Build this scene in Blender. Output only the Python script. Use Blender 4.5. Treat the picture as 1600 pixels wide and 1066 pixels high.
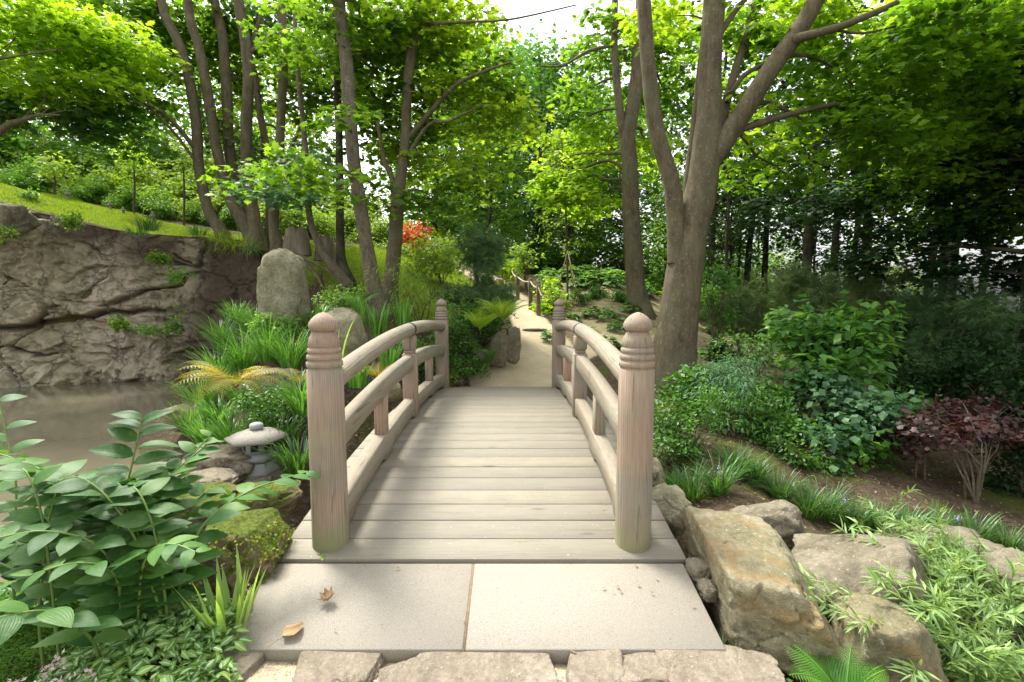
import bpy, math, random
import numpy as np
R_ = math.radians
C = bpy.context.scene.collection
for o in list(bpy.data.objects): bpy.data.objects.remove(o)
# ------------------------------------------------------------ camera, light
CAM = (0.195, 0.0, 1.6); PITCH = 5.5; FPX = 800.0
cd = bpy.data.cameras.new("camera"); cam = bpy.data.objects.new("camera", cd); C.objects.link(cam)
cam.location = CAM; cam.rotation_euler = (R_(90 - PITCH), 0, 0)
cd.sensor_width = 36.0; cd.lens = 36.0 * FPX / 1600; cd.clip_start = 0.05; cd.clip_end = 2000
bpy.context.scene.camera = cam
SUN_EL, SUN_AZ = 58.0, -44.0         # azimuth from +Y towards +X
w = bpy.data.worlds.new("World"); bpy.context.scene.world = w; w.use_nodes = True
nt = w.node_tree; bg = nt.nodes["Background"]
sky = nt.nodes.new("ShaderNodeTexSky"); sky.sky_type = 'NISHITA'; sky.sun_disc = False
sky.sun_elevation = R_(SUN_EL); sky.sun_rotation = R_(SUN_AZ); sky.dust_density = 4.0; sky.air_density = 1.0
hs = nt.nodes.new("ShaderNodeHueSaturation"); hs.inputs['Saturation'].default_value = 0.10
nt.links.new(sky.outputs[0], hs.inputs['Color']); nt.links.new(hs.outputs[0], bg.inputs[0])
bg.inputs[1].default_value = 0.15
sd = bpy.data.lights.new("sun", 'SUN'); sun = bpy.data.objects.new("sun", sd); C.objects.link(sun)
sd.energy = 1.75; sd.angle = R_(13); sd.color = (1.0, 0.95, 0.84)
sun.rotation_euler = (R_(90 - SUN_EL), 0, R_(180 - SUN_AZ))
sc = bpy.context.scene
sc.view_settings.view_transform = 'Standard'; sc.view_settings.look = 'None'
sc.view_settings.exposure = 1.66; sc.view_settings.gamma = 1.0
sc.cycles.max_bounces = 7; sc.cycles.diffuse_bounces = 4; sc.cycles.glossy_bounces = 2
sc.cycles.transmission_bounces = 5; sc.cycles.transparent_max_bounces = 4
sc.cycles.use_denoising = True
sc.cycles.sample_clamp_indirect = 6.0
sc.cycles.caustics_reflective = False; sc.cycles.caustics_refractive = False

# ------------------------------------------------------------ maths
cp, sp = math.cos(R_(PITCH)), math.sin(R_(PITCH))
def at(px, py, Y):
    """the point a pixel of the 1600 px wide photo shows if it lies at world y = Y"""
    r, d = (px - 800) / FPX, (py - 533) / FPX
    f = cp - d * sp; u = -sp - d * cp; t = Y / f
    return np.array([CAM[0] + r * t, Y, CAM[2] + u * t])
def mpp(Y): return Y / FPX
def hsh(a, b, c, s=0):
    h = (a.astype(np.int64) * 374761393 + b.astype(np.int64) * 668265263 + c.astype(np.int64) * 2147483647 + s * 974711) & 0xffffffff
    h = ((h ^ (h >> 13)) * 1274126177) & 0xffffffff
    return ((h ^ (h >> 16)) & 0xffffff) / float(0xffffff)
def vnoise(p, s=0):
    p = np.asarray(p, float); i = np.floor(p); f = p - i; f = f * f * (3 - 2 * f); i = i.astype(np.int64); out = 0
    for a in (0, 1):
        for b in (0, 1):
            for c in (0, 1):
                wt = (f[:, 0] if a else 1 - f[:, 0]) * (f[:, 1] if b else 1 - f[:, 1]) * (f[:, 2] if c else 1 - f[:, 2])
                out = out + wt * hsh(i[:, 0] + a, i[:, 1] + b, i[:, 2] + c, s)
    return out * 2 - 1
def fbm(p, o=4, s=0, g=.5):
    out = 0; a = 1.0; p = np.asarray(p, float)
    for k in range(o): out = out + a * vnoise(p * 2 ** k + 17.3 * k, s + k); a *= g
    return out
def worley(p, s=0, off=False):
    p = np.asarray(p, float); i = np.floor(p).astype(np.int64)
    d1 = np.full(len(p), 9.0); d2 = np.full(len(p), 9.0); cid = np.zeros(len(p)); cc = np.zeros_like(p)
    for a in (-1, 0, 1):
        for b in (-1, 0, 1):
            for c in (-1, 0, 1):
                q = i + np.array([a, b, c])
                ct = q + np.stack([hsh(q[:, 0], q[:, 1], q[:, 2], s + k) for k in (1, 2, 3)], 1)
                d = np.linalg.norm(ct - p, axis=1); idv = hsh(q[:, 0], q[:, 1], q[:, 2], s + 9)
                m = d < d1
                d2 = np.where(m, d1, np.minimum(d2, d)); cid = np.where(m, idv, cid); cc = np.where(m[:, None], ct, cc); d1 = np.where(m, d, d1)
    return (d1, d2, cid, p - cc) if off else (d1, d2, cid)
def unit(v): return v / np.maximum(np.linalg.norm(v, axis=-1, keepdims=True), 1e-9)
def sstep(a, b, x): t = np.clip((x - a) / (b - a), 0, 1); return t * t * (3 - 2 * t)

# ------------------------------------------------------------ mesh collecting
class G:
    def __init__(s): s.V = []; s.T = []; s.Q = []; s.R = []; s.U = []; s.n = 0
    def add(s, V, T=None, Q=None, rnd=None, uv=None):
        V = np.asarray(V, float).reshape(-1, 3); k = len(V)
        s.V.append(V)
        if T is not None and len(T): s.T.append(np.asarray(T, int).reshape(-1, 3) + s.n)
        if Q is not None and len(Q): s.Q.append(np.asarray(Q, int).reshape(-1, 4) + s.n)
        s.R.append(np.full(k, .5) if rnd is None else np.broadcast_to(np.asarray(rnd, float), (k,)))
        s.U.append(np.zeros((k, 2)) if uv is None else np.asarray(uv, float))
        s.n += k
WL = {}
def build(name, g, mat, parent=None, origin=None, smooth=False, attrs=True):
    if isinstance(g, tuple): V, T, Q, Rn, U = g
    else:
        V = np.concatenate(g.V); T = np.concatenate(g.T) if g.T else np.zeros((0, 3), int)
        Q = np.concatenate(g.Q) if g.Q else np.zeros((0, 4), int)
        Rn = np.concatenate(g.R); U = np.concatenate(g.U)
    if parent is not None: O = WL[parent.name]
    else: O = np.array(origin if origin is not None else (V.min(0) + V.max(0)) / 2 * [1, 1, 0] + [0, 0, V[:, 2].min()])
    me = bpy.data.meshes.new(name); V = V - O
    me.vertices.add(len(V)); me.vertices.foreach_set('co', V.astype(np.float32).ravel())
    nl = T.size + Q.size
    me.loops.add(nl); me.loops.foreach_set('vertex_index', np.concatenate([T.ravel(), Q.ravel()]).astype(np.int32))
    me.polygons.add(len(T) + len(Q))
    st = np.concatenate([np.arange(len(T)) * 3, T.size + np.arange(len(Q)) * 4]).astype(np.int32)
    me.polygons.foreach_set('loop_start', st)
    if smooth: me.polygons.foreach_set('use_smooth', np.ones(len(T) + len(Q), bool))
    if attrs:
        a = me.attributes.new('rnd', 'FLOAT', 'POINT'); a.data.foreach_set('value', Rn.astype(np.float32))
        a = me.attributes.new('lu', 'FLOAT', 'POINT'); a.data.foreach_set('value', U[:, 0].astype(np.float32))
        a = me.attributes.new('lv', 'FLOAT', 'POINT'); a.data.foreach_set('value', U[:, 1].astype(np.float32))
    me.materials.append(mat); me.update(calc_edges=True)
    o = bpy.data.objects.new(name, me); C.objects.link(o)
    if parent is not None: o.parent = parent
    else: o.location = O
    WL[o.name] = O
    return o
def empty(name, loc):
    o = bpy.data.objects.new(name, None); C.objects.link(o); o.location = loc; o.empty_display_size = .1
    WL[o.name] = np.array(loc, float); return o
def tag(o, label=None, cat=None, group=None, kind=None):
    if label: o['label'] = label
    if cat: o['category'] = cat
    if group: o['group'] = group
    if kind: o['kind'] = kind
    return o
def copy_tree(o, parent=None):
    c = o.copy(); C.objects.link(c); c.parent = parent
    if parent is None and o.name in WL: WL[c.name] = WL[o.name]
    for ch in [k for k in KIDS.get(o.name, [])]: copy_tree(ch, c)
    return c
KIDS = {}
def kids_index():
    KIDS.clear()
    for o in C.objects:
        if o.parent: KIDS.setdefault(o.parent.name, []).append(o)

def box(g, c, s, rz=0, rx=0, bev=0.0, rnd=.5):
    x, y, z = [k / 2 for k in s]; b = min(bev, x * .9, y * .9, z * .9)
    V = []; 
    if b <= 0:
        V = [(i * x, j * y, k * z) for k in (-1, 1) for j in (-1, 1) for i in (-1, 1)]
        Q = [(0, 2, 3, 1), (4, 5, 7, 6), (0, 1, 5, 4), (2, 6, 7, 3), (0, 4, 6, 2), (1, 3, 7, 5)]; T = []
    else:
        idx = {}
        for i in (-1, 1):
            for j in (-1, 1):
                for k in (-1, 1):
                    for a, (dx, dy, dz) in enumerate(((0, b, b), (b, 0, b), (b, b, 0))):
                        idx[(i, j, k, a)] = len(V); V.append((i * (x - dx), j * (y - dy), k * (z - dz)))
        Q = []; T = []
        for a in range(3):
            for s_ in (-1, 1):
                q = []
                for (u, v) in ((-1, -1), (1, -1), (1, 1), (-1, 1)):
                    t = [0, 0, 0]; t[a] = s_; t[(a + 1) % 3] = u; t[(a + 2) % 3] = v; q.append(idx[(t[0], t[1], t[2], a)])
                Q.append(q if s_ > 0 else q[::-1])
        for a in range(3):
            b1, c1 = (a + 1) % 3, (a + 2) % 3
            for u in (-1, 1):
                for v in (-1, 1):
                    t0 = [0, 0, 0]; t0[b1] = u; t0[c1] = v; t1 = list(t0); t0[a] = -1; t1[a] = 1
                    q = [idx[(*t0, b1)], idx[(*t1, b1)], idx[(*t1, c1)], idx[(*t0, c1)]]
                    Q.append(q if u * v < 0 else q[::-1])
        for i in (-1, 1):
            for j in (-1, 1):
                for k in (-1, 1):
                    t = [idx[(i, j, k, a)] for a in range(3)]; T.append(t if i * j * k > 0 else t[::-1])
    V = np.array(V, float)
    ca, sa = math.cos(rx), math.sin(rx); V = V @ np.array([[1, 0, 0], [0, ca, sa], [0, -sa, ca]])
    ca, sa = math.cos(rz), math.sin(rz); V = V @ np.array([[ca, sa, 0], [-sa, ca, 0], [0, 0, 1]])
    g.add(V + np.array(c), T, Q, rnd=rnd)
def smooth_path(P, r, step):
    P = np.array(P, float); r = np.array(r, float); out = []; rr = []
    for i in range(len(P) - 1):
        p0, p1, p2, p3 = P[max(i - 1, 0)], P[i], P[i + 1], P[min(i + 2, len(P) - 1)]
        n = max(1, int(np.linalg.norm(p2 - p1) / step))
        for k in range(n):
            t = k / n
            out.append(.5 * (2 * p1 + (p2 - p0) * t + (2 * p0 - 5 * p1 + 4 * p2 - p3) * t * t + (3 * p1 - p0 - 3 * p2 + p3) * t ** 3))
            rr.append(r[i] * (1 - t) + r[i + 1] * t)
    out.append(P[-1]); rr.append(r[-1])
    return np.array(out), np.array(rr)
def tube(g, P, r, sides=8, step=None, wob=0.0, seed=0, rnd=.5, cap=False):
    if step: P, r = smooth_path(P, r, step)
    P = np.array(P, float); r = np.broadcast_to(np.asarray(r, float), (len(P),)); n = len(P)
    t = unit(np.gradient(P, axis=0)); up = np.array([0, 0, 1.0]) if abs(t[0, 2]) < .8 else np.array([1.0, 0, 0])
    N = np.zeros_like(P); v = unit(np.cross(t[0], up))
    for i in range(n):
        v = v - t[i] * v.dot(t[i]); v = v / max(np.linalg.norm(v), 1e-9); N[i] = v
    B = np.cross(t, N); a = np.arange(sides) / sides * 2 * np.pi
    rr = r[:, None] * np.ones(sides)
    V = P[:, None] + (np.cos(a)[None, :, None] * N[:, None] + np.sin(a)[None, :, None] * B[:, None]) * rr[..., None]
    if wob:
        k = fbm(V.reshape(-1, 3) * np.array([3.5, 3.5, 1.6]), 3, seed).reshape(n, sides) * wob + fbm(V.reshape(-1, 3) * np.array([16, 16, 5]), 2, seed + 5).reshape(n, sides) * wob * .25
        V = P[:, None] + (V - P[:, None]) * (1 + k[..., None])
    i = np.arange(n - 1)[:, None] * sides; j = np.arange(sides)[None]; j2 = (j + 1) % sides
    Q = np.stack([i + j, i + j2, i + sides + j2, i + sides + j], -1).reshape(-1, 4)
    T = None
    uv = np.stack([np.tile(a / 6.283, n), np.repeat(np.linspace(0, 1, n), sides)], 1)
    V = V.reshape(-1, 3)
    if cap:
        V = np.concatenate([V, P[-1:], P[:1]]); m = n * sides; uv = np.concatenate([uv, [[0, 1], [0, 0]]])
        T = [((n - 1) * sides + k, (n - 1) * sides + (k + 1) % sides, m) for k in range(sides)] + [((k + 1) % sides, k, m + 1) for k in range(sides)]
    g.add(V, T, Q, rnd=rnd, uv=uv)
def lathe(g, prof, c=(0, 0, 0), n=32, lobes=0, rot=0):
    prof = np.array(prof, float); a = np.arange(n) / n * 2 * np.pi + rot; m = len(prof)
    V = np.stack([prof[:, :1] * np.cos(a), prof[:, :1] * np.sin(a), prof[:, 1:] * np.ones(n)], -1) + np.array(c)
    i = np.arange(m - 1)[:, None] * n; j = np.arange(n)[None]; j2 = (j + 1) % n
    Q = np.stack([i + j, i + j2, i + n + j2, i + n + j], -1).reshape(-1, 4)
    V = V.reshape(-1, 3)
    top = np.array([[c[0], c[1], c[2] + prof[-1, 1]]]); bot = np.array([[c[0], c[1], c[2] + prof[0, 1]]])
    T = [((m - 1) * n + k, (m - 1) * n + (k + 1) % n, m * n) for k in range(n)] + [((k + 1) % n, k, m * n + 1) for k in range(n)]
    g.add(np.concatenate([V, top, bot]), T, Q)

# ------------------------------------------------------------ leaf templates: (V, T, Q, uv)
def tmpl_maple():
    h = [(.0, .0), (.36, -.06), (.30, .16), (.60, .34), (.36, .46), (.44, .74), (.18, .68), (0, 1.05)]
    pts = h + [(-x, y) for x, y in h[-2:0:-1]]
    V = [(0, .32, .05)] + [(x, y, -.10 * (x * x + (y - .4) ** 2) * 1.6) for x, y in pts]
    n = len(pts); T = [(0, 1 + k, 1 + (k + 1) % n) for k in range(n)]
    return np.array(V), np.array(T), None, np.array([(v[0], v[1]) for v in V])
def tmpl_maple_small():
    h = [(.0, .0), (.46, .06), (.30, .30), (.50, .66), (.0, 1.0)]
    pts = h + [(-x, y) for x, y in h[-2:0:-1]]
    V = [(x, y, -.12 * abs(x)) for x, y in pts]; V[4] = (0, 1, -.05)
    T = [(0, 1, 2), (0, 2, 4), (2, 3, 4), (0, 4, 6), (4, 5, 6), (0, 6, 7)]
    return np.array(V), np.array(T), None, np.array([(v[0], v[1]) for v in V])
def tmpl_simple(wd=.30):
    V = np.array([(0, 0, 0), (wd, .45, .07), (0, 1, -.06), (-wd, .45, .07)])
    return V, np.array([(0, 1, 2), (0, 2, 3)]), None, V[:, :2]
def tmpl_oval(wd=.24, nl=7, fold=.10, droop=.35, point=1.0):
    s = np.linspace(0, 1, nl + 1); prof = np.sin(np.pi * s ** .8) ** .8 * (1 - .12 * s) ; prof[0] = .02; prof[-1] = .0
    V = []; uv = []
    for k, t in enumerate(s):
        z = -droop * t * t; 
        for a in (-1, -.5, 0, .5, 1):
            V.append((a * wd * prof[k], t, z + fold * abs(a) * prof[k] - (.05 * (abs(a) == 1)) * prof[k])); uv.append((a, t))
    Q = [(5 * i + j, 5 * i + j + 1, 5 * i + j + 6, 5 * i + j + 5) for i in range(nl) for j in range(4)]
    return np.array(V), None, np.array(Q), np.array(uv)
def tmpl_lance(wd=.07): # long narrow leaf, 3 segments
    V = [(0, 0, 0), (wd, .3, .02), (wd * .8, .65, -.06), (0, 1, -.2), (-wd * .8, .65, -.06), (-wd, .3, .02), (0, .3, -.01), (0, .65, -.09)]
    T = [(0, 1, 6), (0, 6, 5), (2, 3, 7), (7, 3, 4)]; Q = [(1, 2, 7, 6), (6, 7, 4, 5)]
    return np.array(V), np.array(T), np.array(Q), np.array(V)[:, :2]
def tmpl_pinna(n=8, wd=.10):
    V = [(0, 0, 0)]; T = []
    for k in range(n):
        t0, t1 = k / n, (k + 1) / n; tm = t0 + .75 / n; wv = wd * (1 - t0 * .85)
        b = len(V); V += [(0, t0, 0), (wv, tm, -.01), (0, t1, -.02), (-wv, tm, -.01)]
        T += [(b, b + 1, b + 2), (b, b + 2, b + 3)]
    return np.array(V), np.array(T), None, np.array(V)[:, :2]
def tmpl_needles(n=7, spread=.55, rs=3):
    rg = np.random.default_rng(rs); V = []; T = []
    for k in range(n):
        a = rg.uniform(0, 6.28); e = rg.uniform(.15, 1) * spread; L = rg.uniform(.8, 1)
        d = np.array([math.cos(a) * math.sin(e), math.cos(e), math.sin(a) * math.sin(e)]) * L
        sd_ = unit(np.cross(d, rg.normal(size=3))) * .022; b = len(V)
        V += [-sd_, sd_, d]; T.append((b, b + 1, b + 2))
    return np.array(V), np.array(T), None, np.array(V)[:, :2]
T_MAPLE, T_MAPLES, T_SIMPLE, T_OVAL = tmpl_maple(), tmpl_maple_small(), tmpl_simple(), tmpl_oval()
T_BROAD = tmpl_oval(.30, 7, .07, .30); T_ROUND = tmpl_oval(.42, 4, .08, .15); T_LANCE = tmpl_lance(); T_PINNA = tmpl_pinna(); T_NEED = tmpl_needles(9, .75)
T_HEART = tmpl_simple(.42); T_THIN = tmpl_simple(.13); T_OVALS = tmpl_oval(.24, 3, .1, .3)

def place(g, T, pos, d, nrm, size, rnd=None, rng=None):
    """copies of the leaf template T as one mesh: pos, leaf direction d, leaf normal, size per leaf"""
    V, Tr, Qd, uv = T; n = len(pos); k = len(V)
    d = unit(d); s = unit(np.cross(d, nrm)); z = np.cross(s, d)
    size = np.broadcast_to(np.asarray(size, float), (n,))
    W = pos[:, None] + size[:, None, None] * (V[None, :, :1] * s[:, None] + V[None, :, 1:2] * d[:, None] + V[None, :, 2:] * z[:, None])
    off = (np.arange(n) * k)[:, None, None]
    if rnd is None: rnd = (rng or np.random.default_rng(1)).random(n)
    g.add(W.reshape(-1, 3), None if Tr is None else (Tr[None] + off).reshape(-1, 3), None if Qd is None else (Qd[None] + off).reshape(-1, 4),
          rnd=np.repeat(rnd, k), uv=np.tile(uv, (n, 1)))
def blades(g, base, az, L, wd, lean, curl, rng, seg=5, fold=.3, rnd=None, tip=.0, prof=None):
    n = len(base); L = np.broadcast_to(L, (n,)); wd = np.broadcast_to(wd, (n,)); lean = np.broadcast_to(lean, (n,)); curl = np.broadcast_to(curl, (n,))
    h = np.stack([np.cos(az), np.sin(az), 0 * az], 1); side = np.stack([-np.sin(az), np.cos(az), 0 * az], 1)
    P = np.array(base, float).copy(); Vs = []; uv = []
    for i in range(seg + 1):
        t = i / seg; a = lean + curl * t ** 1.5
        wv = wd * ((.75 + .25 * math.sin(t * 2.6)) * (1 - t ** 3) if prof is None else prof(t))
        Vs.append(np.stack([P - side * wv[:, None] / 2 , P + side * wv[:, None] / 2], 1)); uv.append(np.tile([[-1, t], [1, t]], (n, 1, 1)))
        P = P + (h * np.sin(a)[:, None] + np.array([0, 0, 1]) * np.cos(a)[:, None]) * (L / seg)[:, None]
    V = np.concatenate(Vs, 1); uv = np.concatenate(uv, 1); k = 2 * (seg + 1)
    q = np.array([(2 * i, 2 * i + 1, 2 * i + 3, 2 * i + 2) for i in range(seg)])
    Q = (q[None] + (np.arange(n) * k)[:, None, None]).reshape(-1, 4)
    if rnd is None: rnd = rng.random(n)
    g.add(V.reshape(-1, 3), None, Q, rnd=np.repeat(rnd, k), uv=uv.reshape(-1, 2))
def fronds(g, base, n, L, lean, curl, rng, wide=.32, npin=20, az=None, stemw=.008):
    az = np.arange(n) / n * 6.283 + rng.uniform(-.3, .3, n) if az is None else az
    for k in range(n):
        l = L * rng.uniform(.75, 1.1); le = lean * rng.uniform(.7, 1.3); cu = curl * rng.uniform(.8, 1.2); P = np.array(base, float); pts = []; dr = []
        h = np.array([math.cos(az[k]), math.sin(az[k]), 0]); sd_ = np.array([-h[1], h[0], 0])
        for i in range(npin + 1):
            t = i / npin; a = le + cu * t ** 1.3; d = h * math.sin(a) + np.array([0, 0, math.cos(a)]); pts.append(P.copy()); dr.append(d); P = P + d * l / npin
        pts = np.array(pts); dr = np.array(dr); up = np.cross(dr, sd_); up *= np.sign(up[:, 2:3] + 1e-6)
        tube(g, pts, np.linspace(stemw, stemw * .3, len(pts)), 3, rnd=.95)
        t = np.linspace(0, 1, npin + 1)[2:]; pl = wide * l * np.sin(np.pi * np.clip(t, 0, 1) ** .75) ** .8 * (1 - .3 * t) + .01
        for s_ in (-1, 1):
            d = sd_ * s_ + dr[2:] * .45 - np.array([0, 0, .15])
            place(g, T_PINNA, pts[2:], d, up[2:], pl, rnd=np.full(len(t), rng.random() * .5 + .25))
    return g

# ------------------------------------------------------------ materials
def newmat(name):
    m = bpy.data.materials.new(name); m.use_nodes = True; t = m.node_tree
    return m, t, t.nodes, t.links, t.nodes['Principled BSDF']
def N(t, typ, **kw):
    n = t.nodes.new(typ)
    for k, v in kw.items():
        if k in ('operation', 'blend_type', 'data_type', 'attribute_name', 'noise_dimensions', 'feature', 'wave_type', 'bands_direction', 'vector_type', 'distance', 'wave_profile', 'interpolation_type'): setattr(n, k, v)
        else: n.inputs[k].default_value = v
    return n
def ramp(t, fac, stops, interp='LINEAR'):
    r = t.nodes.new('ShaderNodeValToRGB'); r.color_ramp.interpolation = interp
    e = r.color_ramp.elements
    while len(e) < len(stops): e.new(.5)
    for k, (p, c) in enumerate(stops): e[k].position = p; e[k].color = (*c, 1) if len(c) == 3 else c
    t.links.new(fac, r.inputs[0]); return r.outputs[0]
def mix(t, f, a, b, typ='MIX'):
    m = t.nodes.new('ShaderNodeMix'); m.data_type = 'RGBA'; m.blend_type = typ
    for v, s in ((f, 0), (a, 6), (b, 7)):
        if isinstance(v, (int, float)): m.inputs[s].default_value = v
        elif isinstance(v, tuple): m.inputs[s].default_value = (*v, 1)
        else: t.links.new(v, m.inputs[s])
    return m.outputs[2]
def math_(t, op, a, b=0.0, clamp=False):
    m = t.nodes.new('ShaderNodeMath'); m.operation = op; m.use_clamp = clamp
    for v, s in ((a, 0), (b, 1)):
        if isinstance(v, (int, float)): m.inputs[s].default_value = v
        else: t.links.new(v, m.inputs[s])
    return m.outputs[0]
def attr(t, n):
    a = t.nodes.new('ShaderNodeAttribute'); a.attribute_name = n; return a.outputs['Fac']
def coords(t, scale=(1, 1, 1), out='Object'):
    c = t.nodes.new('ShaderNodeTexCoord'); m = t.nodes.new('ShaderNodeMapping'); m.inputs['Scale'].default_value = scale
    t.links.new(c.outputs[out], m.inputs[0]); return m.outputs[0]
def worldpos(t, scale=(1, 1, 1)):
    c = t.nodes.new('ShaderNodeNewGeometry'); m = t.nodes.new('ShaderNodeMapping'); m.inputs['Scale'].default_value = scale
    t.links.new(c.outputs['Position'], m.inputs[0]); return m.outputs[0]
def noise(t, vec, sc_, det=4, rough=.6, dist=0.0, out='Fac'):
    n = N(t, 'ShaderNodeTexNoise', Scale=sc_, Detail=det, Roughness=rough, Distortion=dist); t.links.new(vec, n.inputs['Vector']); return n.outputs[out]
def voro(t, vec, sc_, feature='F1', out='Distance'):
    n = N(t, 'ShaderNodeTexVoronoi', feature=feature, Scale=sc_); t.links.new(vec, n.inputs['Vector']); return n.outputs[out]
def bump(t, p, h, strength=.5, dist=.02, prev=None):
    b = N(t, 'ShaderNodeBump', Strength=strength, Distance=dist); t.links.new(h, b.inputs['Height'])
    if prev is not None: t.links.new(prev, b.inputs['Normal'])
    t.links.new(b.outputs[0], p.inputs['Normal']); return b.outputs[0]

def leafmat(name, c1, c2, c3=None, trans=.45, rough=.45, spec=.35, tcol=None, vein=0, stripe=None, tw=None):
    m, t, n, l, p = newmat(name)
    r = attr(t, 'rnd'); c3 = c3 or c2
    oi = n.new('ShaderNodeObjectInfo')
    col = ramp(t, r, [(0, c1), (.55, c2), (1, c3)]); bn = noise(t, worldpos(t), 38 if vein else 9, 3, .6); col = mix(t, math_(t, 'MULTIPLY', ramp(t, bn, [(.54, (0, 0, 0)), (.72, (1, 1, 1))]), .5 if vein else .35), col, (min(1, c3[0] * 1.25), c3[1] * .95, c3[2] * .7))
    v = math_(t, 'MULTIPLY_ADD', oi.outputs['Random'], .3); v.node.inputs[2].default_value = .85
    h = n.new('ShaderNodeHueSaturation'); l.new(col, h.inputs['Color']); l.new(v, h.inputs['Value']); col = h.outputs[0]
    if vein:
        u = attr(t, 'lu'); au = math_(t, 'ABSOLUTE', u)
        wv = math_(t, 'SINE', math_(t, 'MULTIPLY', au, vein))
        col = mix(t, math_(t, 'MULTIPLY', math_(t, 'MULTIPLY_ADD', wv, .5), .0), col, col)
        wv01 = math_(t, 'ADD', math_(t, 'MULTIPLY', wv, .5), .5)
        col = mix(t, math_(t, 'MULTIPLY', wv01, .15), col, (c1[0] * .5, c1[1] * .5, c1[2] * .5))
        bump(t, p, wv01, .14, .004)
    if stripe:
        u = attr(t, 'lu'); au = math_(t, 'ABSOLUTE', u)
        f = math_(t, 'LESS_THAN', au, .26); lv = attr(t, 'lv'); f2 = math_(t, 'LESS_THAN', lv, .86); f3 = math_(t, 'GREATER_THAN', lv, .12)
        col = mix(t, math_(t, 'MULTIPLY', math_(t, 'MULTIPLY', f, f2), math_(t, 'MULTIPLY', f3, .85)), col, stripe)
    l.new(col, p.inputs['Base Color']); p.inputs['Roughness'].default_value = rough
    p.inputs['Specular IOR Level'].default_value = spec
    tr = n.new('ShaderNodeBsdfTranslucent')
    tc = mix(t, 1.0, col, tcol or (1.6, 1.55, .62), 'MULTIPLY'); l.new(tc, tr.inputs[0])
    ms = n.new('ShaderNodeMixShader'); ms.inputs[0].default_value = trans
    l.new(p.outputs[0], ms.inputs[1]); l.new(tr.outputs[0], ms.inputs[2]); l.new(ms.outputs[0], n['Material Output'].inputs[0])
    return m
def simplemat(name, c1, c2, sc_=8, rough=.8, bs=.4, bd=.01, scale=(1, 1, 1), det=6):
    m, t, n, l, p = newmat(name); v = coords(t, scale); f = noise(t, v, sc_, det)
    l.new(ramp(t, f, [(.3, c1), (.7, c2)]), p.inputs['Base Color']); p.inputs['Roughness'].default_value = rough
    p.inputs['Specular IOR Level'].default_value = .25
    bump(t, p, f, bs, bd); return m
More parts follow.
